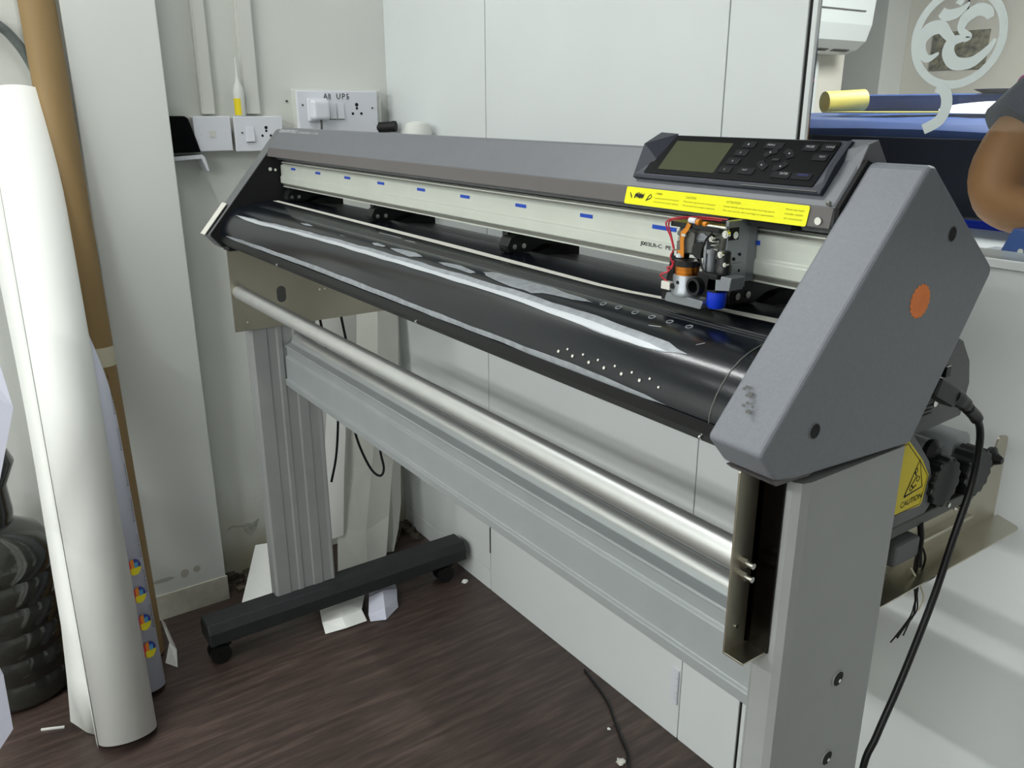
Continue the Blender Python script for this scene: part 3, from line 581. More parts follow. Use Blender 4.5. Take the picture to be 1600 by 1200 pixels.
# --- pinch rollers
def pinch(x):
    a = P('pinch_roller', MB().prism([(0.690, 1.120), (0.686, 1.130), (0.692, 1.141), (0.708, 1.146), (0.712, 1.150), (0.790, 1.150), (0.815, 1.140), (0.815, 1.134), (0.780, 1.131), (0.745, 1.127), (0.725, 1.118)], x-0.024, x), 'black', PL, bevel=0.001)
    P('roller_block', MB().box(x-0.034, x-0.020, 0.700, 0.740, 1.128, 1.151), 'black', a, bevel=0.001)
    P('rubber_wheel', MB().cyl((x-0.022, 0.697, 1.1285), (x-0.004, 0.697, 1.1285), 0.0105, 20), 'rubber', a)
    for yy in (0.697, 0.7135):
        P('screw', MB().cyl((x, yy, 1.1285), (x+0.002, yy, 1.1285), 0.0038, 14), 'chrome', a)
    P('spring_tab', MB().box(x-0.010, x-0.002, 0.798, 0.812, 1.140, 1.1445), 'chrome', a)
    P('lower_bracket', MB().prism([(0.735, 1.112), (0.77, 1.124), (0.82, 1.124), (0.82, 1.095), (0.74, 1.105)], x-0.05, x-0.002), 'blackm', a)
for x in (-1.838, -1.418, -0.985, -0.578): pinch(x)
# --- bare cutting head
CG = P('carriage', MB().box(-0.5555, -0.5515, 0.645, 0.676, 1.146, 1.214).box(-0.5555, -0.5515, 0.638, 0.650, 1.142, 1.186).box(-0.575, -0.5555, 0.672, 0.694, 1.150, 1.212).box(-0.552, -0.5505, 0.650, 0.668, 1.158, 1.172), 'castal', PL, bevel=0.0012, label='silver cutting carriage with bare electronics')
C_ = lambda n, mb, m, **k: P(n, mb, m, CG, **k)
C_('top_board', MB().box(-0.616, -0.552, 0.632, 0.672, 1.2035, 1.2085), 'black', bevel=0.0006)
C_('belt_housing', MB().box(-0.575, -0.500, 0.672, 0.694, 1.2080, 1.2135), 'blackm')
C_('clear_housing', MB().prismg(rnd([(-0.612, 1.176), (-0.555, 1.176), (-0.552, 1.203), (-0.612, 1.203)], 0.004, 4), (0, 0.640, 0), (1, 0, 0), (0, 0, 1), (0, 1, 0), 0.034), 'clear', bevel=0.001)
C_('gear', MB().cyl((-0.578, 0.638, 1.192), (-0.578, 0.642, 1.192), 0.008, 20).cyl((-0.597, 0.636, 1.182), (-0.597, 0.641, 1.182), 0.0045, 16), 'castal')
C_('motor', MB().cyl((-0.577, 0.632, 1.1835), (-0.577, 0.640, 1.1835), 0.0082, 20), 'black')
C_('flex_cable', MB().ribbon([(-0.589, 1.2085), (-0.592, 1.203), (-0.597, 1.198), (-0.5975, 1.190), (-0.5965, 1.181), (-0.599, 1.177)], [0.0025, 0.0025, 0.003, 0.0025, 0.0025, 0.006], (0, 0.6300, 0), (1, 0, 0), (0, 0, 1), (0, 1, 0), 0.0008), 'flex')
C_('flex_end', MB().box(-0.608, -0.596, 0.631, 0.634, 1.1745, 1.1795).box(-0.597, -0.592, 0.6285, 0.631, 1.1955, 1.198), 'chrome')
C_('connector_bead', MB().cyl((-0.592, 0.634, 1.2115), (-0.583, 0.634, 1.2115), 0.0030, 12), 'white')
C_('orange_bead', MB().cyl((-0.582, 0.634, 1.2105), (-0.578, 0.634, 1.2105), 0.0032, 12).cyl((-0.573, 0.634, 1.2095), (-0.569, 0.634, 1.2095), 0.0028, 12), 'flex')
C_('shaft', MB().cyl((-0.569, 0.634, 1.2085), (-0.545, 0.634, 1.2085), 0.0016, 12), 'chrome')
C_('coil_cap', MB().cyl((-0.5895, 0.632, 1.1665), (-0.5895, 0.632, 1.1725), 0.0130, 26), 'black')
C_('copper_coil', MB().cyl((-0.5895, 0.632, 1.1560), (-0.5895, 0.632, 1.1668), 0.0122, 28), 'copper')
C_('magnet_body', MB().lathe([(0.0145, 0), (0.0150, 0.004), (0.0138, 0.006), (0.0138, 0.020), (0.0130, 0.0215)], (-0.5895, 0.632, 1.1365), (0, 0, 1), 30), 'castal')
C_('magnet_hole', MB().cyl((-0.5885, 0.6184, 1.1510), (-0.5885, 0.6176, 1.1510), 0.0018, 12), 'blackm')
C_('base_shoe', MB().prismg(rnd([(-0.610, 1.1280), (-0.560, 1.1280), (-0.556, 1.1370), (-0.607, 1.1375)], 0.002, 3), (0, 0.622, 0), (1, 0, 0), (0, 0, 1), (0, 1, 0), 0.03), 'castal', bevel=0.001)
C_('lens_barrel', MB().ring((-0.5680, 0.618, 1.1500), (-0.5680, 0.640, 1.1500), 0.0088, 0.0062, 24), 'black')
C_('lens_throat', MB().cyl((-0.5680, 0.630, 1.1500), (-0.5680, 0.641, 1.1500), 0.0064, 20), 'blackm')
C_('pen_sleeve', MB().cyl((-0.5665, 0.640, 1.160), (-0.5665, 0.640, 1.184), 0.0065, 20).cyl((-0.5665, 0.640, 1.182), (-0.5665, 0.640, 1.186), 0.0082, 20), 'castal')
C_('solenoid', MB().lathe([(0.0080, 0), (0.0080, 0.008), (0.0068, 0.009), (0.0068, 0.020), (0.0062, 0.021)], (-0.5500, 0.640, 1.1640), (0, 0, 1), 24), 'black')
C_('black_block', MB().box(-0.570, -0.545, 0.626, 0.645, 1.1400, 1.1640), 'blackm', bevel=0.001)
C_('grey_bracket', MB().prismg([(-0.5575, 1.147), (-0.529, 1.151), (-0.527, 1.164), (-0.540, 1.164), (-0.541, 1.160), (-0.5565, 1.160)], (0, 0.626, 0), (1, 0, 0), (0, 0, 1), (0, 1, 0), 0.020), 'castal', bevel=0.0008)
C_('pen_cap', MB().lathe([(0.0075, 0), (0.0092, 0.002), (0.0098, 0.012), (0.0098, 0.0165)], (-0.5505, 0.634, 1.1300), (0, 0, 1), 24), 'blue', label='blue pen cap')
C_('wire_plug', MB().box(-0.6215, -0.609, 0.628, 0.637, 1.1380, 1.1465), 'strip', bevel=0.0008)
C_('plug_seat', MB().box(-0.6215, -0.606, 0.630, 0.645, 1.1270, 1.1380), 'blackm')
C_('spine', MB().prismg([(-0.6205, 1.1440), (-0.6110, 1.1440), (-0.6075, 1.1790), (-0.6140, 1.1790)], (0, 0.634, 0), (1, 0, 0), (0, 0, 1), (0, 1, 0), 0.02), 'blackm')
for pts in ([(-0.6165, 0.632, 1.1465), (-0.6225, 0.630, 1.1500), (-0.6235, 0.630, 1.1530), (-0.6150, 0.628, 1.1560), (-0.6080, 0.626, 1.1600), (-0.6040, 0.626, 1.1660), (-0.6080, 0.626, 1.1740), (-0.6060, 0.628, 1.1800)],
            [(-0.6180, 0.632, 1.1465), (-0.6250, 0.630, 1.1510), (-0.6180, 0.627, 1.1545), (-0.6100, 0.626, 1.1580), (-0.6120, 0.626, 1.1620), (-0.6060, 0.626, 1.1640), (-0.6035, 0.627, 1.1700)],
            [(-0.6120, 0.634, 1.1800), (-0.6150, 0.632, 1.1920), (-0.6185, 0.630, 1.2000), (-0.6180, 0.628, 1.2080), (-0.6050, 0.630, 1.2130), (-0.5900, 0.650, 1.2135), (-0.5700, 0.664, 1.2120)],
            [(-0.6110, 0.634, 1.1800), (-0.6140, 0.632, 1.1930), (-0.6170, 0.630, 1.2060), (-0.6080, 0.630, 1.2110), (-0.5950, 0.645, 1.2120), (-0.5750, 0.662, 1.2105)]):
    C_('wire', MB().tube(pts, 0.0008, 6), 'redwire')
for (x, z, r) in ((-0.5625, 1.1975, 0.0034), (-0.5485, 1.1830, 0.0032), (-0.5440, 1.2030, 0.0036), (-0.6055, 1.1925, 0.0030), (-0.5790, 1.1720, 0.0028), (-0.5420, 1.1740, 0.0022), (-0.5700, 1.1425, 0.0020)):
    C_('screw', MB().cyl((x, 0.636, z), (x, 0.632, z), r, 14).cyl((x, 0.632, z), (x, 0.6312, z), r*0.6, 6), 'chrome')
C_('guide_arm', MB().box(-0.600, -0.556, 0.637, 0.640, 1.1925, 1.1950).box(-0.5690, -0.5655, 0.631, 0.640, 1.1600, 1.1990), 'castal', bevel=0.0006)
C_('clear_front', MB().prismg(rnd([(-0.608, 1.1790), (-0.586, 1.1790), (-0.584, 1.2000), (-0.608, 1.2000)], 0.003, 4), (0, 0.634, 0), (1, 0, 0), (0, 0, 1), (0, 1, 0), 0.006), 'clear')
C_('white_cap', MB().cyl((-0.6010, 0.6320, 1.1735), (-0.6010, 0.6320, 1.1765), 0.0040, 12), 'white')
C_('set_screw', MB().cyl((-0.5960, 0.6200, 1.1460), (-0.5960, 0.6180, 1.1460), 0.0028, 12), 'blackm')
C_('spring', MB().tube([(-0.558+0.004*math.cos(i*0.9), 0.634+0.004*math.sin(i*0.9), 1.1850+i*0.0005) for i in range(30)], 0.0005, 5, 1), 'chrome')
C_('drive_wire', MB().tube([(-0.560, 0.632, 1.2030), (-0.566, 0.630, 1.1950), (-0.572, 0.631, 1.1800), (-0.566, 0.628, 1.1680), (-0.556, 0.626, 1.1600)], 0.0009, 6), 'blackm')
C_('screw_recess', MB().box(-0.5520, -0.5508, 0.646, 0.660, 1.1950, 1.2070), 'blackm')
C_('screw', MB().cyl((-0.5508, 0.653, 1.2000), (-0.5485, 0.653, 1.2000), 0.0036, 14), 'chrome')
for yy, zz in ((0.664, 1.1800), (0.656, 1.1760), (0.664, 1.1640), (0.655, 1.1520)): C_('pin_hole', MB().cyl((-0.5512, yy, zz), (-0.5505, yy, zz), 0.0016, 10), 'blackm')
# --- control panel
CPn = P('control_panel', MB().prism([(0.6780, 1.2415), (0.6735, 1.2440), (0.6755, 1.2475), (0.7160, 1.2885), (0.7300, 1.2880), (0.7350, 1.2720), (0.70, 1.260)], -0.7200, -0.4740), 'navy', PL, bevel=0.0008)
P('panel_cheek', MB().add([(-0.7205, 0.6745, 1.2450), (-0.7205, 0.6900, 1.2800), (-0.7205, 0.7160, 1.2915), (-0.7205, 0.7160, 1.276), (-0.7060, 0.6765, 1.2480), (-0.7000, 0.6900, 1.2635), (-0.6930, 0.7160, 1.2905), (-0.7000, 0.7160, 1.276)],
  [(0, 1, 5, 4), (1, 2, 6, 5), (2, 3, 7, 6), (0, 4, 7, 3), (0, 3, 2, 1), (4, 5, 6, 7)]), 'navy', CPn, bevel=0.0006)
P('panel_cheek', MB().add([(-0.4735, 0.6745, 1.2450), (-0.4735, 0.6900, 1.2680), (-0.4735, 0.7140, 1.2900), (-0.4735, 0.7160, 1.276), (-0.4850, 0.6765, 1.2485), (-0.4820, 0.6900, 1.2630), (-0.4800, 0.7140, 1.2890), (-0.4820, 0.7160, 1.276)],
  [(0, 1, 5, 4), (1, 2, 6, 5), (2, 3, 7, 6), (0, 4, 7, 3), (0, 3, 2, 1), (4, 5, 6, 7)]), 'navy', CPn, bevel=0.0006)
P('panel_rear_housing', MB().add([(-0.4790, 0.706, 1.2800), (-0.4555, 0.700, 1.2660), (-0.4555, 0.7120, 1.2870), (-0.4555, 0.7260, 1.2905), (-0.4790, 0.7200, 1.2905), (-0.4790, 0.750, 1.262), (-0.4555, 0.750, 1.262), (-0.4790, 0.700, 1.262)],
  [(7, 1, 2, 0), (0, 2, 3, 4), (4, 3, 6, 5), (1, 6, 3, 2), (7, 0, 4, 5), (7, 5, 6, 1)]), 'hood', CPn, bevel=0.0008)
FA = Vector((0, 0.6755, 1.2475)); FB = Vector((0, 0.716, 1.2890)); FE = (FB-FA).normalized(); FN = Vector((1, 0, 0)).cross(FE)
def fp(name, poly, m, t=0.0006, n0=0.0, parent=CPn, **k): return P(name, MB().prismg(poly, FA+FN*n0, (1, 0, 0), FE, FN, t), m, parent, **k)
fc = fp('panel_face', rect(-0.7060, -0.4850, 0.0020, 0.0560, 0.002), 'face', 0.0008)
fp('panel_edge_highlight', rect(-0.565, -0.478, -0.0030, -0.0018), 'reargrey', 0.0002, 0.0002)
fp('lcd_screen', rect(-0.6880, -0.6080, 0.0085, 0.0485, 0.001), 'lcd', 0.0003, 0.0008, label='dark olive display screen')
def btn(x, b, hw=0.008, hh=0.0040): return fp('button', rect(x-hw, x+hw, b-hh, b+hh, 0.0015), 'button', 0.0007, 0.0008)
def btx(body, x, b, wd, h, m='whiteink'): text('button_print', body, FA+FN*0.0016+Vector((x-wd/2, 0, 0))+FE*(b-h*0.35), (1, 0, 0), FE, wd, h, m, CPn)
for i, (x, b) in enumerate(((-0.5865, 0.0475), (-0.5895, 0.0365), (-0.5925, 0.0252), (-0.5955, 0.0138))): btn(x, b); btx(str(i+1), x-0.001, b, 0.0016, 0.0030)
btn(-0.5690, 0.0139, 0.010); btx('FAST', -0.5710, 0.0150, 0.006, 0.0026)
btn(-0.5560, 0.0475, 0.011); btx('MENU', -0.5595, 0.0480, 0.009, 0.0030)
btn(-0.5135, 0.0470, 0.008); btx('PAUSE', -0.5140, 0.0480, 0.009, 0.0038)
btn(-0.4945, 0.0480, 0.007); btx('COND', -0.4925, 0.0485, 0.009, 0.0030)
btn(-0.4965, 0.0360, 0.008); btx('TEST', -0.4945, 0.0365, 0.007, 0.0030)
btn(-0.5265, 0.0125, 0.011); btx('ENTER', -0.5230, 0.0140, 0.009, 0.0038)
btn(-0.5030, 0.0125, 0.011); btx('ORIGIN', -0.5020, 0.0140, 0.012, 0.0036, 'blueink')
for q in range(4):
    a0 = q*math.pi/2+0.25; arc = [(0.0160*math.cos(a0+t_*0.21), 0.0115*math.sin(a0+t_*0.21)) for t_ in range(6)]
    cx, cb = -0.5437, 0.0305
    P('arrow_key', MB().ribbon([(cx+a, cb+b) for a, b in arc], 0.0036, FA+FN*(0.0008+q*0.00005), (1, 0, 0), FE, FN, 0.0007), 'button', CPn)
    aa = a0+0.52; P('arrow_print', MB().prismg(circ((cx+0.0160*math.cos(aa), cb+0.0115*math.sin(aa)), 0.0009, 8), FA+FN*0.0017, (1, 0, 0), FE, FN, 0.0001), 'whiteink', CPn)
fp('home_key', rect(-0.5480, -0.5390, 0.0285, 0.0325, 0.001), 'button', 0.0006, 0.0008); fp('home_print', rect(-0.5470, -0.5400, 0.0301, 0.0305), 'reargrey', 0.0001, 0.0015)
# --- side covers
side = [(0.521, 1.052), (0.713, 1.276), (0.851, 1.169), (0.748, 1.010), (0.571, 1.019), (0.545, 1.024)]
side_r = rnd(side, [0.006, 0.012, 0.010, 0.004, 0.010, 0.012], 5)
SR = P('side_cover', MB().prism(side_r, XR, -0.395), 'grey', bevel=0.004, seg=3)
SLc = P('side_cover', MB().prism(side_r, -1.932, -1.892), 'greyd', bevel=0.003)
P('cover_edge_strip', MB().obox((-1.9115, *[v for v in sl(0.252, 0.0010)]), (0.015, 0, 0), (0, E_.x*0.042, E_.y*0.042), (0, NN.x*0.0006, NN.y*0.0006)), 'strip', SLc, label='pale worn edge strip')
P('inner_cheek', MB().prism([(y*0.985+0.0115, z*0.985+0.0170) for y, z in side_r], -1.893, XL+0.001), 'blackm', SLc)
for (y, z) in ((0.762, 1.210), (0.590, 1.059), (0.806, 1.058)):
    if (y, z) == (0.806, 1.058): continue
    P('screw_hole', MB().cyl((-0.3952, y, z), (-0.3944, y, z), 0.0068, 22), 'blackm', SR)
    P('screw_rim', MB().ring((-0.3953, y, z), (-0.3942, y, z), 0.0075, 0.0066, 22), 'greyd', SR)
dot = [((0.0152+(0.0009 if i % 2 else -0.0007))*math.cos(2*math.pi*i/36), (0.0152+(0.0009 if i % 2 else -0.0007))*math.sin(2*math.pi*i/36)) for i in range(36)]
P('round_sticker', MB().prismg(dot, (-0.3949, 0.7255, 1.1530), (0, 1, 0), (0, 0, 1), (1, 0, 0), 0.0005), 'orange', SR, label='round orange sticker')
sc = MB()
for i in range(9): a, b = random.uniform(-0.012, 0.012), random.uniform(-0.012, 0.012); q = sl(0.252+b, 0.0003); sc.obox((-0.425+a+b*0.4, q[0], q[1]), (0.0022*random.random()+0.0006, 0, 0), (0, E_.x*0.0012, E_.y*0.0012), (0, NN.x*0.0002, NN.y*0.0002))
P('scuff_mark', sc, 'reargrey', SR)
b = P('cover_foot', MB().prism([(0.548, 1.020), (0.556, 1.014), (0.60, 1.012), (0.62, 1.019)], -0.452, -0.402), 'lip', SR, bevel=0.001)
P('foot_screw', MB().cyl((-0.43, 0.565, 1.0155), (-0.43, 0.563, 1.0115), 0.005, 14), 'greyd', b)
P('rubber_stop', MB().cyl((-0.449, 0.556, 1.034), (-0.460, 0.556, 1.030), 0.006, 14), 'rubber', SR)
# mains inlet with plug holder and vent, behind the cover
inl = P('power_inlet', MB().box(-0.447, -0.437, 0.800, 0.870, 1.000, 1.052), 'greyd', PL, bevel=0.001)
for i in range(5): P('vent_rib', MB().box(-0.437, -0.4355, 0.822, 0.858, 1.004+i*0.0045, 1.0062+i*0.0045), 'reargrey', inl)
P('inlet_screw', MB().cyl((-0.437, 0.862, 1.016), (-0.4345, 0.862, 1.016), 0.004, 14), 'chrome', inl)
P('cable_hook', MB().box(-0.437, -0.426, 0.856, 0.866, 1.048, 1.060), 'black', inl, bevel=0.001)
# bundle of loose thin wires tied under the rear arm
wbm = P('wire_bundle', MB().tube([(-0.425, 0.852, 0.880), (-0.423, 0.855, 0.862), (-0.424, 0.858, 0.845), (-0.422, 0.859, 0.825)], 0.0035, 10), 'black', PL)
for i in range(8):
    a = random.uniform(-0.006, 0.006); e_ = random.uniform(-0.006, 0.006); l_ = random.uniform(0.0, 0.05)
    P('loose_wire', MB().tube([(-0.423, 0.857, 0.855), (-0.421+a*0.5, 0.858+a, 0.835), (-0.422, 0.859+a*1.2, 0.81), (-0.421, 0.861+a*0.4, 0.790), (-0.420, 0.862+e_, 0.772-l_*0.2), (-0.420, 0.850+e_, 0.758-l_*0.1), (-0.420, 0.832+e_*2.4, 0.735+l_*0.2)][:(7 if i % 3 else 5)], 0.0009, 6), 'black', wbm)
P('zip_tie', MB().tube([(-0.419, 0.836, 0.832), (-0.418, 0.850, 0.815), (-0.418, 0.866, 0.795), (-0.418, 0.874, 0.778), (-0.419, 0.868, 0.765)], 0.0011, 6), 'wirelt', wbm)

# ================================================================== LOOSE THINGS
# mains cable
pc = empty('power_cable', (-0.40, 0.80, 0.0), 'black mains cable plugged in behind the grey side cover, hanging down', 'cable')
q = MB(); q.obox((-0.407, 0.812, 1.048), (0.009, 0, 0), (0, 0.022, -0.011), (0, 0.0045, 0.009))
pg = build('plug', q, 'black', pc, bevel=0.003)
build('plug_neck', MB().tube([(-0.405, 0.832, 1.040), (-0.403, 0.852, 1.029), (-0.402, 0.866, 1.019)], [0.009, 0.0078, 0.006], 14), 'black', pc)
build('strain_relief', MB().tube([(-0.402, 0.864, 1.020), (-0.401, 0.878, 1.010), (-0.4, 0.884, 1.004)], 0.0066, 12), 'black', pc)
build('cord', MB().tube([(-0.402, 0.872, 1.015), (-0.400, 0.892, 0.995), (-0.40, 0.901, 0.965), (-0.40, 0.899, 0.921), (-0.40, 0.880, 0.865), (-0.40, 0.860, 0.799), (-0.40, 0.832, 0.734), (-0.40, 0.811, 0.692), (-0.40, 0.784, 0.644), (-0.40, 0.765, 0.596), (-0.38, 0.745, 0.45), (-0.34, 0.75, 0.25), (-0.27, 0.80, 0.08), (-0.22, 0.86, 0.0045), (-0.05, 0.95, 0.0045), (0.2, 1.1, 0.0045)], 0.0040, 12), 'black', pc)
# black cables hanging behind the far leg
def nearer(pts, k=0.955): return [(x*k, y*k, 1.32+(z-1.32)*k) for x, y, z in pts]
def cable(label, pts, r=0.0035, m='black', name='hanging_cable', cat='cable', group=None): o = build(name, MB().tube(pts, r, 10), m); tag(o, label, cat, group); return o
cable('straight black cable hanging beside the far leg, left of the looped one', nearer([(-2.15, 0.850, 0.90), (-2.15, 0.865, 0.78), (-2.15, 0.887, 0.625), (-2.16, 0.905, 0.50), (-2.18, 0.90, 0.35), (-2.20, 0.885, 0.25)]))
cable('black cable hanging in a loop in front of the white folded sheet', nearer([(-2.15, 0.912, 0.90), (-2.15, 0.930, 0.761), (-2.15, 0.952, 0.598), (-2.14, 0.945, 0.50), (-2.13, 0.940, 0.425), (-2.13, 0.960, 0.349), (-2.13, 0.988, 0.285), (-2.13, 1.014, 0.262), (-2.13, 1.026, 0.285), (-2.14, 1.022, 0.344), (-2.15, 1.03, 0.45)], 0.94))
cable('thin black cord lying on the floor by the skirting', [(-1.326, 1.150, 0.004), (-1.21, 1.12, 0.004), (-1.15, 1.09, 0.004), (-1.10, 1.065, 0.004), (-1.05, 1.04, 0.004), (-0.98, 0.98, 0.004), (-0.93, 0.96, 0.004)], 0.003, name='floor_cord')
# crumpled scraps on the floor
def scrap(name, c, r, m, label, flat=0.4, cat='scrap'):
    bm2 = bmesh.new(); bmesh.ops.create_icosphere(bm2, subdivisions=2, radius=r)
    mb = MB(); mb.add([Vector(c)+Vector((v.co.x*(1+random.uniform(-.4, .4)), v.co.y*(1+random.uniform(-.4, .4)), (v.co.z+r)*flat*(1+random.uniform(-.3, .3)))) for v in bm2.verts], [[v.index for v in f.verts] for f in bm2.faces]); bm2.free()
    return tag(build(name, mb, m), label, cat)
scrap('paper_scrap', (-1.84, 1.125, 0.0), 0.009, 'paper', 'tiny white paper scrap on the floor beside the skirting joint')
scrap('tape_scrap', (-1.045, 1.015, 0.0), 0.010, 'strip', 'crumpled clear scrap beside the thin cord on the floor')
scrap('paper_scrap', (-1.135, 1.060, 0.003), 0.004, 'paper', 'tiny white speck of paper lying on the thin floor cord')
# rubble at the foot of the left wall and in the corner
for nm, lab, boxes in (('rubble', 'loose plaster rubble and dirt at the wall foot beside the pillar', (-2.26, -2.13, 0.545, 0.72, 60)), ('rubble', 'dark dirt and plaster crumbs heaped in the room corner', (-2.26, -2.12, 1.03, 1.16, 60))):
    mb = MB()
    for i in range(boxes[4]):
        x = random.uniform(boxes[0], boxes[1]); x = boxes[0]+(x-boxes[0])*random.random(); y = random.uniform(boxes[2], boxes[3]); r = random.uniform(0.004, 0.014)
        a = random.random()*3; mb.obox((x, y, r*0.5), (r*math.cos(a), r*math.sin(a), 0), (-r*0.7*math.sin(a), r*0.7*math.cos(a), r*0.1), (0, 0, r*0.5))
    o = build(nm, mb, 'dirt', kind='stuff'); tag(o, lab, 'rubble')

# folded sheets
def sheet(name, grid, m, label, cat='paper sheet', th=0.0008, group=None, sub=1, smooth=False):
    R, Cn = len(grid), len(grid[0]); mb = MB()
    mb.add([p_ for r_ in grid for p_ in r_], [(i*Cn+j, i*Cn+j+1, (i+1)*Cn+j+1, (i+1)*Cn+j) for i in range(R-1) for j in range(Cn-1)], smooth)
    return tag(build(name, mb, m, solid=th, subdiv=sub), label, cat, group)
# tall white sheets leaning in the corner behind the far leg: rows from top to floor
sheet('leaning_sheet', [[(-2.225, 1.015, 0.93), (-2.195, 1.07, 0.93), (-2.215, 1.14, 0.93)],
     [(-2.205, 1.000, 0.72), (-2.180, 1.055, 0.72), (-2.195, 1.130, 0.72)],
     [(-2.185, 0.975, 0.50), (-2.155, 1.030, 0.50), (-2.165, 1.105, 0.50)],
     [(-2.165, 0.920, 0.30), (-2.125, 0.985, 0.30), (-2.135, 1.060, 0.30)],
     [(-2.120, 0.860, 0.13), (-2.085, 0.935, 0.12), (-2.100, 1.020, 0.14)],
     [(-2.080, 0.835, 0.004), (-2.035, 0.910, 0.004), (-2.060, 0.985, 0.035)]], 'papers', 'tall white folded sheet leaning in the corner behind the far leg', sub=0)
sheet('leaning_sheet', [[(-2.205, 0.900, 0.56), (-2.19, 0.945, 0.56)], [(-2.185, 0.870, 0.40), (-2.160, 0.925, 0.42)], [(-2.16, 0.845, 0.27), (-2.135, 0.90, 0.30)], [(-2.13, 0.825, 0.10), (-2.10, 0.87, 0.12)]], 'paper', 'thin white sheet edge standing against the tall folded sheet, on its leg side', sub=0)
sheet('leaning_sheet', [[(-2.245, 1.06, 0.95), (-2.235, 1.10, 0.95), (-2.245, 1.155, 0.95)],
     [(-2.225, 1.055, 0.60), (-2.21, 1.10, 0.60), (-2.22, 1.145, 0.60)],
     [(-2.205, 1.03, 0.30), (-2.18, 1.075, 0.30), (-2.20, 1.12, 0.30)],
     [(-2.155, 0.995, 0.10), (-2.125, 1.045, 0.10), (-2.155, 1.090, 0.14)], [(-2.12, 0.985, 0.012), (-2.09, 1.025, 0.02), (-2.13, 1.065, 0.07)]], 'papers', 'narrow white sheet standing between the tall folded sheet and the corner', sub=0)
sheet('folded_paper', [[(-2.20, 0.640, 0.115), (-2.165, 0.700, 0.125), (-2.15, 0.76, 0.12)], [(-2.14, 0.595, 0.065), (-2.10, 0.66, 0.080), (-2.08, 0.74, 0.07)], [(-2.06, 0.545, 0.030), (-2.03, 0.63, 0.040), (-2.02, 0.72, 0.03)], [(-2.03, 0.540, 0.004), (-1.99, 0.62, 0.008), (-1.975, 0.70, 0.004)]],
      'paper', 'folded white paper stuck behind the black foot beside the pillar', 'paper', sub=0)
sheet('crumpled_paper', [[(-1.985, 0.730, 0.012), (-1.96, 0.80, 0.024), (-1.985, 0.86, 0.010)], [(-1.93, 0.715, 0.016), (-1.905, 0.775, 0.030), (-1.93, 0.850, 0.016)], [(-1.865, 0.695, 0.018), (-1.850, 0.745, 0.024), (-1.855, 0.805, 0.022)], [(-1.835, 0.690, 0.002), (-1.825, 0.745, 0.004), (-1.825, 0.805, 0.003)]],
      'paper', 'white folded paper under the middle of the black foot, nearer the camera', 'paper', sub=0)
sheet('crumpled_paper', [[(-1.94, 0.868, 0.010), (-1.915, 0.90, 0.040), (-1.94, 0.95, 0.012)], [(-1.88, 0.840, 0.034), (-1.865, 0.875, 0.050), (-1.880, 0.925, 0.030)], [(-1.835, 0.815, 0.012), (-1.815, 0.855, 0.030), (-1.850, 0.910, 0.016)], [(-1.818, 0.812, 0.002), (-1.80, 0.85, 0.003), (-1.835, 0.905, 0.003)]],
      'paperb', 'small creased paper sticking out under the black foot, nearer the back wall', 'paper', sub=0)

# rolls leaning against the left wall
def axis_basis(a, b):
    a, b = Vector(a), Vector(b); d = (b-a).normalized(); q = Vector((1, 0, 0)); q = (q-d*q.dot(d)).normalized(); return a, b, d, q, d.cross(q)
def spiral_roll(a, b, r, turns=2.2, pitch_=0.0022, n=40):
    a, b, d, q, p_ = axis_basis(a, b); mb = MB(); pts = []
    N = int(n*turns)
    for i in range(N+1):
        t = 2*math.pi*i/n+math.pi*0.8; rr = r-pitch_*t/(2*math.pi); pts.append(q*math.cos(t)*rr+p_*math.sin(t)*rr)
    vs = [a+v for v in pts]+[b+v for v in pts]; k_ = len(pts)
    mb.add(vs, [(i, i+1, k_+i+1, k_+i) for i in range(k_-1)], True); return mb
wr = empty('white_paper_roll', (-1.72, 0.18, 0), 'thick white paper roll with a loose flap, leaning foremost on the left wall', 'paper roll')
RA, RB = Vector((-1.735, 0.183, 0.006)), Vector((-2.190, 0.232, 1.345))
build('roll', spiral_roll(RA, RB, 0.062), 'paper', wr, solid=0.0007)
_, _, d_, q_, p_ = axis_basis(RA, RB)
# loose flap leaving the roll on the side that faces the camera's left
fl = MB(); rows = []; rh = Vector((rt.x, rt.y, 0)).normalized(); ch = Vector((-fwd.x, -fwd.y, 0)).normalized()
for i in range(13):
    t = i/12; c = RA.lerp(RB, t); wv = 0.050+0.004*math.sin(t*9)+(0.018 if i == 0 else (0.008 if i == 1 else 0))
    s0 = c-rh*0.060+ch*0.006
    rows.append([c-rh*0.046+ch*0.0425, c-rh*0.057+ch*0.028, s0, s0-rh*wv*0.5-ch*0.012, s0-rh*wv-ch*(0.016+0.004*math.sin(t*7))])
for v in rows[0]: v.z = 0.004
rows[0][4].z = 0.03
fl.add([v for r_ in rows for v in r_], [(i*5+j, i*5+j+1, (i+1)*5+j+1, (i+1)*5+j) for i in range(12) for j in range(4)], True)
build('loose_flap', fl, 'paper', wr, solid=0.0007)
# printed roll behind it
pr = empty('printed_paper_roll', (-1.90, 0.27, 0), 'white printed roll with round colourful logos standing behind the thick white roll', 'paper roll')
PA, PB = Vector((-1.878, 0.247, 0.005)), Vector((-2.175, 0.268, 1.02)); PRr = 0.052
build('roll', spiral_roll(PA, PB, PRr), 'paperb', pr, solid=0.0007)
_, _, d2, q2, p2 = axis_basis(PA, PB)
for nm, rgb in (('logo_red', (206, 52, 66)), ('logo_orange', (236, 140, 40)), ('logo_yellow', (236, 220, 30)), ('logo_blue', (50, 60, 150)), ('logo_cyan', (80, 160, 200))): M[nm] = mat(nm, rgb, 0.5)
def onroll(h, ang, off=0.0012): v = q2*math.cos(ang)+p2*math.sin(ang); return PA+d2*h+v*(PRr+off)
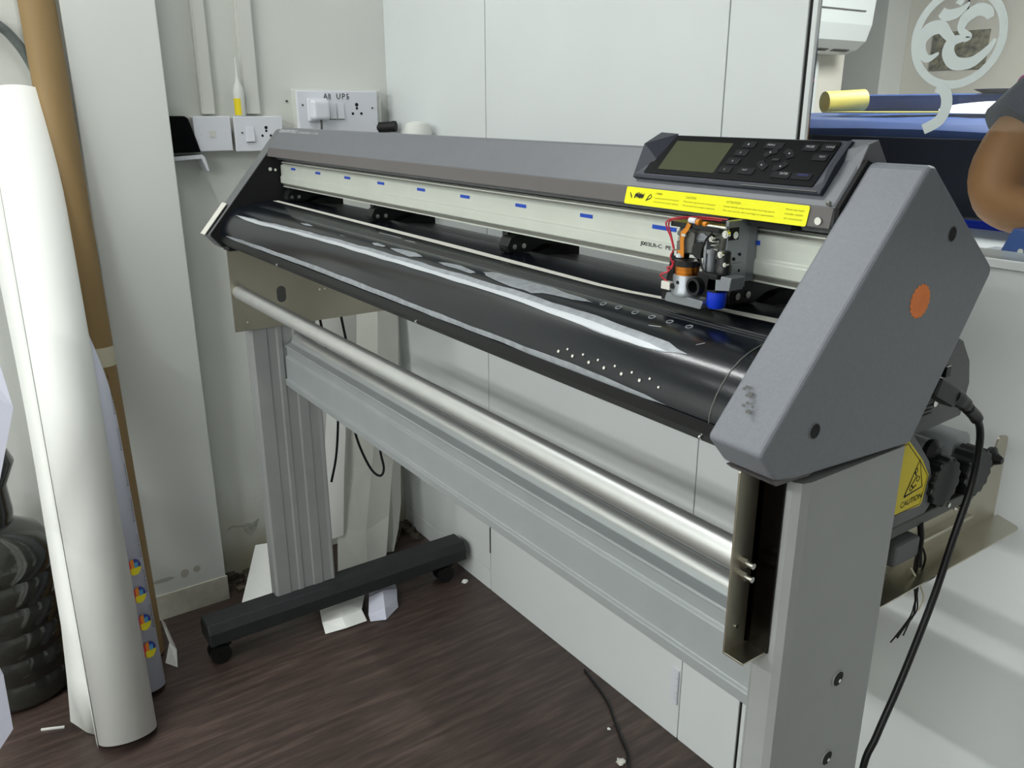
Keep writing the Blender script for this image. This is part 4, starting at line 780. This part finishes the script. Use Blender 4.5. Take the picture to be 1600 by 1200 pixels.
# find the angle that faces the camera
camv = Vector((0, 0, 1.32))-PA.lerp(PB, 0.2); a_cam = math.atan2(camv.dot(p2), camv.dot(q2))
def logo(h, a0):
    cc = {'logo_red': [], 'logo_orange': [], 'logo_yellow': [], 'logo_blue': [], 'logo_cyan': []}
    n = 9; R_ = 0.0185
    mbs = {k_: MB() for k_ in cc}
    for i in range(-n, n):
        for j in range(-n, n):
            u, v = (i+0.5)/n, (j+0.5)/n
            if u*u+v*v > 1: continue
            key = 'logo_yellow' if v < -0.15 and u > -0.55 else ('logo_red' if u < -0.45 else ('logo_orange' if u < -0.05 else ('logo_cyan' if (u < 0.5 and v < 0.5) else ('logo_blue' if u > 0.5 or v > 0.5 else 'logo_cyan'))))
            e_ = [(i/n, j/n), ((i+1)/n, j/n), ((i+1)/n, (j+1)/n), (i/n, (j+1)/n)]
            mbs[key].add([onroll(h+b_*R_, a0+a_*R_/PRr) for a_, b_ in e_], [(0, 1, 2, 3)])
    root = None
    for k_, mb in mbs.items():
        if mb.v: build('logo_patch', mb, k_, pr)
for i in range(4): logo(0.100+i*0.066, a_cam+0.55)
for i in range(8):   # small lettering rows at the edge of the print
    u1 = (onroll(0.1, a_cam+0.9)-onroll(0.1, a_cam+1.0)).normalized()
    o_ = onroll(0.20+i*0.085, a_cam+0.98, 0.0016)
    tg = (onroll(0.1, a_cam+1.03)-onroll(0.1, a_cam+0.83)).normalized()
    text('logo_caption', 'www.printing', o_, -d2, tg, 0.055, 0.009, 'ink', pr)
# brown cardboard tube
tb = empty('cardboard_tube', (-2.03, 0.30, 0), 'tall brown cardboard tube leaning between the white roll and the pillar', 'tube')
TA, TB = Vector((-2.015, 0.292, 0.004)), Vector((-2.232, 0.302, 2.05))
build('tube', MB().ring(TA, TB, 0.036, 0.031, 36), 'card', tb)
_, _, d3, q3, p3 = axis_basis(TA, TB)
build('tape_patch', MB().ring(TA+d3*0.745, TA+d3*0.790, 0.0364, 0.036, 36), 'wirelt', tb)
sheet('paper_corner', [[(-2.02, 0.33, 0.09), (-2.00, 0.335, 0.085)], [(-1.975, 0.335, 0.04), (-1.95, 0.345, 0.03)], [(-1.95, 0.315, 0.003), (-1.915, 0.335, 0.003)]], 'paper', 'small white paper corner sticking out beside the foot of the printed roll', 'paper', sub=0)
build_w = tag(build('white_stick', MB().obox((-1.855, 0.050, 0.002), (0.010, 0.022, 0), (0.0016, -0.0008, 0), (0, 0, 0.002)), 'paper'), 'thin white strip lying on the floor under the thick roll', 'scrap')

# dark ribbed water bottle
wbt = empty('water_bottle', (-2.06, 0.03, 0), 'large dark ribbed plastic water bottle behind the leaning rolls', 'bottle')
prof = [(0.10, 0.0), (0.122, 0.006)]
z = 0.02
while z < 0.33:
    prof += [(0.129, z), (0.129, z+0.042), (0.1245, z+0.049), (0.1245, z+0.054)]; z += 0.062
prof += [(0.130, z), (0.126, z+0.03), (0.105, z+0.065), (0.065, z+0.09), (0.034, z+0.102), (0.030, z+0.115), (0.030, z+0.150)]
build('body', MB().lathe(prof, (-2.075, 0.010, 0), (0, 0, 1), 48), 'bottle', wbt)
build('neck_ring', MB().lathe([(0.031, 0), (0.037, 0.003), (0.037, 0.009), (0.031, 0.012)], (-2.075, 0.010, z+0.128), (0, 0, 1), 32), 'bottle', wbt)
build('neck_wrap', MB().lathe([(0.060, 0), (0.055, 0.05), (0.040, 0.11), (0.052, 0.17), (0.034, 0.20)], (-2.085, 0.005, z+0.085), (0.1, 0.2, 1), 20), 'bottle', wbt)
# bluish sheets at the left edge
sheet('hanging_sheet', [[(-1.78, 0.02, 0.98), (-1.75, 0.075, 0.97)], [(-1.73, 0.03, 0.86), (-1.70, 0.088, 0.80)], [(-1.72, -0.02, 0.74), (-1.71, 0.045, 0.665)], [(-1.72, -0.08, 0.62), (-1.71, 0.00, 0.56)]], 'paperb', 'bluish white sheet at the left edge, beside the upper part of the dark bottle', sub=0)
sheet('standing_sheet', [[(-1.70, -0.10, 0.42), (-1.70, -0.040, 0.40)], [(-1.70, -0.12, 0.28), (-1.70, -0.016, 0.27)], [(-1.69, -0.14, 0.004), (-1.69, -0.02, 0.15)]], 'paperb', 'lower bluish sheet at the left edge standing on the floor', sub=0)
hs = tag(build('hose', MB().tube([(-2.245, 0.10, 1.50), (-2.245, 0.19, 1.505), (-2.245, 0.231, 1.484), (-2.245, 0.254, 1.458), (-2.245, 0.272, 1.425), (-2.245, 0.288, 1.375), (-2.245, 0.296, 1.30)], 0.0105, 12), 'hose'), 'grey ribbed hose curving behind the top of the brown tube', 'hose')

# ------------------------------------------------------------------ electrical things on the left wall
def trunk(y0, y1, label):
    t = tag(build('trunking', MB().box(WX, WX+0.018, y0, y1, 1.302, 2.6), 'casing', bevel=0.002), label, 'cable trunking')
    build('trunking_lid', MB().box(WX+0.018, WX+0.0195, y0+0.004, y1-0.003, 1.302, 2.6), 'casing', t, bevel=0.0004); return t
trunk(0.640, 0.674, 'white vertical cable trunking nearer the pillar, running up from the blank box')
trunk(0.748, 0.790, 'white vertical cable trunking above the switched socket box')
def box_face(name, y0, y1, z0, z1, label, cat, d=0.045):
    e = empty(name, (WX, (y0+y1)/2, z0), label, cat)
    build('back_box', MB().box(WX, WX+d-0.006, y0+0.003, y1-0.003, z0+0.002, z1-0.002), 'casing', e, bevel=0.002)
    build('cover_plate', MB().box(WX+d-0.006, WX+d, y0, y1, z0, z1), 'white', e, bevel=0.002); return e
b1 = box_face('junction_box', 0.608, 0.700, 1.213, 1.297, 'small square white box with blank plate, nearest the pillar', 'wall box')
XF = WX+0.045
build('data_port', MB().box(XF, XF+0.0008, 0.645, 0.660, 1.247, 1.262), 'casing', b1)
for y in (0.624, 0.684): build('screw', MB().cyl((XF, y, 1.254), (XF+0.001, y, 1.254), 0.002, 10), 'casing', b1)
b2 = box_face('socket_box', 0.708, 0.835, 1.210, 1.296, 'white box with one rocker switch and a round-pin socket above the plotter end', 'wall box')
def rocker(e, y, z, XF, w=0.011, h=0.020):
    r_ = build('rocker_switch', MB().prismg([(0, -h), (0.006, -h), (0.002, h), (0, h)], (XF, y-w, z), (1, 0, 0), (0, 0, 1), (0, 1, 0), 2*w), 'white', e, bevel=0.0005)
    build('switch_frame', MB().box(XF, XF+0.0006, y-w-0.001, y+w+0.001, z-h-0.0022, z-h-0.0008), 'reargrey', r_)
def socket(e, y, z, XF, s=1.0):
    for dy, dz, r in ((0, 0.012, 0.0042), (-0.011, -0.008, 0.0032), (0.011, -0.008, 0.0032)):
        build('socket_hole', MB().cyl((XF-0.0002, y+dy*s, z+dz*s), (XF+0.0006, y+dy*s, z+dz*s), r*s, 14), 'blackm', e)
    build('socket_hole', MB().cyl((XF-0.0002, y, z+0.004*s), (XF+0.0006, y, z+0.004*s), 0.003*s, 12), 'blackm', e)
build('screw', MB().cyl((XF, 0.727, 1.256), (XF+0.001, 0.727, 1.256), 0.0026, 12), 'reargrey', b2)
rocker(b2, 0.747, 1.252, XF, 0.010, 0.018); socket(b2, 0.790, 1.256, XF)
XU = WX+0.055
DY, DZ = -0.012, 0.005
b3 = empty('socket_board', (WX, 1.02, 1.18), 'large white socket board marked All UPS with switches and sockets', 'socket board')
build('back_box', MB().box(WX, XU-0.008, 0.880, 1.122, 1.16, 1.364), 'casing', b3, bevel=0.003)
build('cover_plate', MB().box(XU-0.008, XU, 0.874, 1.108, 1.16, 1.360), 'white', b3, bevel=0.005)
XU2 = XU
hw = MB()
def ink(pts): hw.ribbon([(0.950+a*0.001, 1.338+b*0.001) for a, b in pts], 0.0009, (XU+0.0002+random.random()*0.0002, 0, 0), (0, 1, 0), (0, 0, 1), (1, 0, 0), 0.0003)
for st_pts in ([(0, 0), (5, 14)], [(5, 14), (10, 0)], [(2, 5), (9, 5)], [(14, 0), (14.5, 14)], [(18, -2), (18.5, 13)], [(37, 14), (38, 3), (42, 0), (46, 4), (47, 14)], [(53, 0), (54, 14)], [(54, 14), (60, 12), (60, 8), (54, 6)],
               [(72, 13), (66, 12), (66, 8), (71, 6), (72, 2), (67, -1), (65, 2), (71, 6)]): ink(st_pts)
build('marker_writing', hw, 'ink', b3)
rocker(b3, 0.973, 1.308, XU, 0.009, 0.020); rocker(b3, 0.996, 1.308, XU, 0.009, 0.020)
socket(b3, 1.044, 1.310, XU, 1.15); socket(b3, 1.044, 1.232, XU, 1.15)
for y, z in ((0.890, 1.323), (1.090, 1.315)): build('screw', MB().cyl((XU, y, z), (XU+0.0012, y, z), 0.0028, 10), 'reargrey', b3)
for y, z in ((0.868, 1.333),): tag(build('wall_screw', MB().cyl((WX, y, z), (WX+0.004, y, z), 0.003, 10), 'reargrey'), 'small dark screw in the wall left of the socket board', 'screw')
pgd = empty('plug_top', (XU, 0.945, 1.28), 'square white plug top pushed into the socket board', 'plug')
build('plug_body', MB().box(XU+0.0005, XU+0.036, 0.905, 0.952, 1.286, 1.336), 'white', pgd, bevel=0.008, seg=3)
build('plug_back', MB().box(XU+0.0005, XU+0.012, 0.900, 0.956, 1.282, 1.340), 'white', pgd, bevel=0.004)
build('cord', MB().tube([(XU+0.02, 0.930, 1.288), (XU+0.021, 0.930, 1.270), (XU+0.02, 0.928, 1.24), (XU+0.012, 0.925, 1.16)], 0.0032, 8), 'reargrey', pgd)
bk = tag(build('black_adapter', MB().prismg([(0.535, 1.212), (0.618, 1.212), (0.612, 1.235), (0.596, 1.292), (0.588, 1.298), (0.535, 1.298)], (WX+0.002, 0, 0), (0, 1, 0), (0, 0, 1), (1, 0, 0), 0.05), 'face', bevel=0.003), 'black box standing on a white bracket beside the pillar', 'adapter')
br = tag(build('wall_bracket', MB().prismg([(0.535, 1.202), (0.620, 1.206), (0.626, 1.200), (0.634, 1.166), (0.628, 1.166), (0.617, 1.196), (0.535, 1.192)], (WX, 0, 0), (0, 1, 0), (0, 0, 1), (1, 0, 0), 0.05), 'white', bevel=0.001), 'white angled wall bracket carrying the black box', 'bracket')
# glue bottle with yellow label standing on the socket box
gb = empty('glue_bottle', (WX+0.028, 0.748, 1.297), 'small white nozzle bottle with yellow label standing on the switched socket box', 'bottle')
gx, gy = WX+0.028, 0.733
build('bottle_body', MB().lathe([(0.013, 0), (0.014, 0.003), (0.014, 0.058), (0.012, 0.068), (0.006, 0.082), (0.0035, 0.095), (0.0030, 0.120), (0.0022, 0.140)], (gx, gy, 1.297), (0, 0, 1), 24), 'wall', gb)
build('label_wrap', MB().prismg([(0.0143*math.cos(a), 0.0143*math.sin(a)) for a in [-1.5+i*0.2 for i in range(8)]], (gx, gy, 1.299), (1, 0, 0), (0, 1, 0), (0, 0, 1), 0.040), 'caution', gb, label='yellow label')
dv = empty('black_plug_roll', (WX+0.02, 1.15, 1.26), 'black cylindrical plug sticking out beside the socket board', 'plug')
build('barrel', MB().cyl((WX+0.03, 1.095, 1.262), (WX+0.075, 1.140, 1.266), 0.014, 22), 'rubber', dv)
build('collar', MB().cyl((WX+0.075, 1.140, 1.266), (WX+0.082, 1.147, 1.2665), 0.0150, 22), 'rubber', dv)
cr_ = empty('white_roll', (-2.06, 1.10, 1.1), 'white plastic cup shape rising behind the plotter hood near the corner', 'cup')
build('shell', MB().lathe([(0.036, 0), (0.038, 0.10), (0.036, 0.155), (0.030, 0.172), (0.012, 0.178)], (-2.012, 1.118, 1.105), (0, 0, 1), 32), 'wall', cr_)
build('shelf_clip', MB().box(-2.055, -1.97, 1.08, 1.163, 1.085, 1.105), 'panel', cr_)

# ================================================================== NEXT ROOM, behind the pane
build('wall_end', MB().box(-4.6, 3.4, 4.5, 4.6, 0, 2.6), 'taupe', kind='structure')
build('wall_side', MB().box(-4.6, -4.5, WY, 4.5, 0, 2.6), 'taupe', kind='structure')
build('trim_2', MB().box(-3.00, -2.74, 4.30, 4.50, 0, 2.6), 'pillar', kind='structure', bevel=0.004)
build('trim_3', MB().box(-2.62, -2.47, 2.2, 3.58, 0, 2.6), 'taupe', kind='structure')
ac = empty('air_conditioner', (-2.36, 3.05, 1.53), 'white wall air conditioner beyond the glass, high beside the far pillar', 'air conditioner')
acp = [(-2.469, 1.530), (-2.38, 1.530), (-2.335, 1.545), (-2.295, 1.578), (-2.275, 1.64), (-2.268, 1.74), (-2.275, 1.82), (-2.469, 1.83)]
build('casing', MB().prismg(acp, (0, 2.62, 0), (1, 0, 0), (0, 0, 1), (0, 1, 0), 0.85, smooth=False), 'acwhite', ac, bevel=0.008)
for i in range(5): build('vent_slot', MB().prismg([(-2.352, 1.5375), (-2.332, 1.5435), (-2.332, 1.546), (-2.352, 1.542)], (0, 2.72+i*0.145, 0), (1, 0, 0), (0, 0, 1), (0, 1, 0), 0.11), 'blackm', ac)
build('front_seam', MB().box(-2.278, -2.266, 2.70, 3.40, 1.690, 1.694), 'reargrey', ac)
tag(build('drain_pipe', MB().cyl((-2.448, 3.34, 0.9), (-2.448, 3.34, 1.525), 0.018, 16), 'acwhite'), 'white drain pipe dropping below the air conditioner', 'pipe')
# picture poster on the far wall
pc2 = empty('poster', (-2.44, 4.49, 1.55), 'dark grey printed picture hanging on the beige far wall behind the frosted emblem', 'poster')
build('print', MB().box(-2.585, -2.30, 4.488, 4.4985, 1.495, 1.675), 'gris', pc2)
build('hanging_wire', MB().cyl((-2.43, 4.49, 1.675), (-2.42, 4.49, 2.1), 0.004, 8), 'blackm', pc2)
# covered wide printer
mc = empty('covered_machine', (-0.9, 2.0, 0.0), 'wide machine under a glossy navy blue cover beyond the glass', 'machine')
cov = MB(); xs_ = [-1.75+i*0.15 for i in range(14)]; prof = [(1.78, 1.00), (1.765, 1.20), (1.77, 1.270), (1.80, 1.283), (1.95, 1.288), (2.10, 1.292), (2.25, 1.296), (2.37, 1.300), (2.37, 1.00)]
vs = []; K = len(prof)
for i, x in enumerate(xs_):
    for j, (y, z_) in enumerate(prof): vs.append((x, y+(0.008*math.sin(i*1.3+j) if 0 < j < 8 else 0), z_+(0.005*math.sin(i*0.9+j*1.7)-0.020*max(0, (i-3)/10) if 1 < j < 8 else 0)))
cov.add(vs, [(i*K+j, (i+1)*K+j, (i+1)*K+j+1, i*K+j+1) for i in range(13) for j in range(K-1)], True); cov.add([Vector(v) for v in vs[:K]], [list(range(K))]); cov.add([Vector(v) for v in vs[-K:]], [list(range(K))])
build('cover', cov, 'tarp', mc)
build('raised_lid', MB().box(-1.64, 0.20, 2.372, 2.66, 1.0, 1.350), 'tarp', mc, bevel=0.012)
build('front_panel', MB().box(-1.74, 0.20, 1.755, 1.775, 0.95, 1.255), 'tarpd', mc, bevel=0.004)
build('base_stripe', MB().box(-1.10, 0.20, 1.748, 1.776, 1.075, 1.100), 'blue', mc, bevel=0.002, label='bright blue lower edge')
build('cabinet', MB().box(-1.72, 0.18, 1.80, 2.64, 0.0, 1.0), 'tarpd', mc, bevel=0.01)
yr = empty('yellow_vinyl_roll', (-1.50, 2.25, 1.30), 'yellow vinyl roll with open end on top of the navy machine', 'vinyl roll')
build('roll', MB().ring((-1.545, 2.17, 1.3285), (-1.495, 2.28, 1.3345), 0.029, 0.0265, 30), 'creamroll', yr)
build('roll_tail', MB().prismg([(0, 0), (0.20, 0.0), (0.34, 0.04), (0.30, 0.10), (0.05, 0.06)], (-1.52, 2.14, 1.300), (1, 0, 0), (0, 1, 0.02), (0, 0, 1), 0.003), 'creamroll', yr)
sheet('paper_sheets', [[(-1.24, 2.17, 1.300), (-1.10, 2.14, 1.300), (-1.00, 2.12, 1.298)], [(-1.24, 2.25, 1.320), (-1.14, 2.24, 1.328), (-1.00, 2.21, 1.322)], [(-1.22, 2.33, 1.325), (-1.12, 2.33, 1.334), (-0.99, 2.32, 1.326)]], 'paper', 'white paper sheets lying on the navy machine right of the yellow roll', 'paper')
sheet('plastic_wrap', [[(-0.93, 2.10, 1.290), (-0.82, 2.07, 1.288)], [(-0.93, 2.16, 1.310), (-0.83, 2.18, 1.315)], [(-0.90, 2.26, 1.302), (-0.80, 2.24, 1.302)]], 'frost', 'crumpled clear wrap on the navy machine beside the person', 'plastic wrap')
tr = tag(build('pink_tray', MB().lathe([(0.11, 0), (0.135, 0.010), (0.131, 0.012), (0.107, 0.004)], (-1.15, 2.50, 1.351), (0, 0, 1), 32), 'lip'), 'flat mauve tray at the back of the navy machine top', 'tray')
# counter behind the sill
ct = empty('work_counter', (-0.5, 1.5, 1.0), 'white counter top just beyond the glass, below the navy machine', 'counter')
build('top', MB().box(-1.10, -0.46, 1.245, 1.740, 1.060, 1.085), 'panel', ct, bevel=0.003); build('front_shelf', MB().box(-0.46, 0.2, 1.245, 1.42, 1.060, 1.085), 'panel', ct, bevel=0.003); build('side', MB().box(-1.10, -1.08, 1.26, 1.73, 0.0, 1.060), 'panel', ct); build('side', MB().box(-0.50, -0.48, 1.26, 1.73, 0.0, 1.060), 'panel', ct); build('side', MB().box(0.18, 0.20, 1.26, 1.41, 0.0, 1.060), 'panel', ct)
bb = empty('blue_board', (-0.5, 1.24, 1.08), 'dark blue flat board lying on the counter beside the glass, under the elbow', 'board')
build('sheet', MB().prismg([(-0.575, 1.118), (-0.30, 1.105), (-0.30, 1.150), (-0.560, 1.158)], (0, 1.242, 0), (1, 0, 0), (0, 0, 1), (0, 1, 0), 0.05), 'tarp', bb, bevel=0.001)
build('white_spot', MB().cyl((-0.545, 1.2415, 1.128), (-0.545, 1.241, 1.128), 0.004, 12), 'strip', bb)
tag(build('grey_pad', MB().box(-0.70, -0.63, 1.40, 1.50, 1.080, 1.092), 'castal', bevel=0.002), 'small grey pad on the counter beside the blue board', 'pad')

# ------------------------------------------------------------------ person at the counter (only the arm is in view)
pe = empty('person', (-0.25, 1.58, 0.0), 'seated person in a navy short-sleeved shirt with the bare elbow resting by the glass', 'person')
def skin(name, joints, edges, radii, m, parent, lv=2):
    me = bpy.data.meshes.new(name); off = origin_of(parent); me.from_pydata([Vector(j)-off for j in joints], edges, []); me.materials.append(M[m])
    o = bpy.data.objects.new(name, me); COL.objects.link(o); o.parent = parent
    md = o.modifiers.new('skin', 'SKIN'); md.use_smooth_shade = True
    for i, v in enumerate(me.skin_vertices[0].data): v.radius = radii[i] if isinstance(radii[i], tuple) else (radii[i], radii[i]); v.use_root = (i == 0)
    s_ = o.modifiers.new('sub', 'SUBSURF'); s_.levels = lv; s_.render_levels = lv; return o
J = [(-0.24, 1.60, 0.86), (-0.24, 1.61, 1.08), (-0.25, 1.61, 1.28), (-0.27, 1.60, 1.44), (-0.27, 1.60, 1.54), (-0.28, 1.58, 1.66),   # pelvis to head
     (-0.42, 1.56, 1.430), (-0.575, 1.53, 1.375), (-0.665, 1.440, 1.280), (-0.668, 1.390, 1.218), (-0.645, 1.362, 1.172), (-0.54, 1.335, 1.168), (-0.41, 1.35, 1.135), (-0.33, 1.38, 1.112),   # arm in view
     (-0.08, 1.62, 1.42), (0.02, 1.58, 1.24), (-0.03, 1.44, 1.14), (-0.15, 1.38, 1.120), (-0.22, 1.37, 1.112),
     (-0.32, 1.33, 0.84), (-0.34, 1.32, 0.45), (-0.34, 1.34, 0.06), (-0.34, 1.30, 0.035), (-0.12, 1.33, 0.84), (-0.10, 1.32, 0.45), (-0.10, 1.34, 0.06), (-0.10, 1.30, 0.035)]
Ed = [(0, 1), (1, 2), (2, 3), (3, 4), (4, 5), (3, 6), (6, 7), (7, 8), (8, 9), (9, 10), (10, 11), (11, 12), (12, 13), (3, 14), (14, 15), (15, 16), (16, 17), (17, 18), (0, 19), (19, 20), (20, 21), (21, 22), (0, 23), (23, 24), (24, 25), (25, 26)]
Rd = [(0.15, 0.11), (0.14, 0.10), (0.15, 0.105), (0.12, 0.08), 0.052, 0.085, 0.054, 0.050, 0.050, 0.051, 0.040, 0.036, 0.036, 0.028, 0.066, 0.050, 0.044, 0.034, 0.026, 0.080, 0.058, 0.038, 0.034, 0.080, 0.058, 0.038, 0.034]
build_b = skin('body', J, Ed, Rd, 'skin', pe)
skin('shirt', [(-0.24, 1.60, 0.90), (-0.24, 1.61, 1.08), (-0.25, 1.61, 1.28), (-0.27, 1.60, 1.45), (-0.42, 1.56, 1.430), (-0.58, 1.53, 1.378), (-0.668, 1.462, 1.308), (-0.08, 1.62, 1.42), (0.01, 1.59, 1.27)],
     [(0, 1), (1, 2), (2, 3), (3, 4), (4, 5), (5, 6), (3, 7), (7, 8)], [(0.165, 0.125), (0.155, 0.115), (0.165, 0.12), (0.13, 0.09), 0.078, 0.072, 0.066, 0.080, 0.066], 'shirt', pe)
skin('trousers', [(-0.24, 1.60, 0.90), (-0.32, 1.33, 0.85), (-0.34, 1.32, 0.45), (-0.34, 1.34, 0.12), (-0.12, 1.33, 0.85), (-0.10, 1.32, 0.45), (-0.10, 1.34, 0.12)], [(0, 1), (1, 2), (2, 3), (0, 4), (4, 5), (5, 6)], [0.14, 0.085, 0.065, 0.05, 0.085, 0.065, 0.05], 'tarpd', pe)
build('sleeve', MB().tube([(-0.38, 1.57, 1.43), (-0.47, 1.56, 1.42), (-0.575, 1.53, 1.375), (-0.63, 1.487, 1.330), (-0.664, 1.435, 1.272)], [0.078, 0.076, 0.070, 0.067, 0.065], 24), 'shirt', pe)
build('hair', MB().lathe([(0.01, 0.115), (0.06, 0.108), (0.095, 0.075), (0.103, 0.03), (0.098, -0.01), (0.08, -0.03)], (-0.28, 1.595, 1.665), (0.0, 0.12, 1), 28), 'hair', pe)
for hx, hy, sgn in ((-0.335, 1.385, 1), (-0.215, 1.335, -1)):   # hands with fingers, on the counter
    jo = [(hx, hy, 1.112), (hx+sgn*0.050, hy-0.004, 1.106)]; ed = [(0, 1)]; ra = [0.026, (0.036, 0.016)]
    skin('hand', jo, ed, ra, 'skin', pe)
    for f_ in range(4):
        yy = hy-0.030+f_*0.019; ln = (0.030, 0.036, 0.038, 0.032)[f_]; x0_ = hx+sgn*0.060
        skin('finger', [(x0_-sgn*0.01, yy, 1.108), (x0_+sgn*ln*0.7, yy, 1.110), (x0_+sgn*ln*1.3, yy, 1.102), (x0_+sgn*ln*1.7, yy, 1.094)], [(0, 1), (1, 2), (2, 3)], [0.009, 0.0088, 0.008, 0.007], 'skin', pe, 1)
    skin('thumb', [(hx+sgn*0.015, hy-0.03, 1.108), (hx+sgn*0.040, hy-0.050, 1.102), (hx+sgn*0.065, hy-0.055, 1.096)], [(0, 1), (1, 2)], [0.011, 0.010, 0.008], 'skin', pe, 1)
build('sleeve_trim', MB().ring((-0.640, 1.474, 1.315), (-0.643, 1.470, 1.311), 0.0685, 0.060, 30), 'pink', pe)
st_ = empty('stool', (-0.14, 1.72, 0.0), 'stool beneath the seated person behind the counter', 'stool')
build('seat', MB().cyl((-0.24, 1.58, 0.70), (-0.24, 1.58, 0.76), 0.15, 32), 'tarpd', st_, bevel=0.005)
for i in range(4):
    a = math.pi/4+i*math.pi/2; build('leg', MB().cyl((-0.24+0.11*math.cos(a), 1.58+0.11*math.sin(a), 0.70), (-0.24+0.15*math.cos(a), 1.58+0.15*math.sin(a), 0), 0.012, 12), 'alu', st_)

# repeats share a group
for base, g in (('leaning_sheet', 'white sheets leaning in the corner'), ('crumpled_paper', 'papers under the black foot'), ('hanging_cable', 'black cables hanging behind the far leg'),
                ('trunking', 'vertical trunkings on the left wall'), ('rubble', 'rubble at the foot of the left wall')):
    for o in COL.objects:
        if o.parent is None and o.name.split('.')[0] == base: o['group'] = g
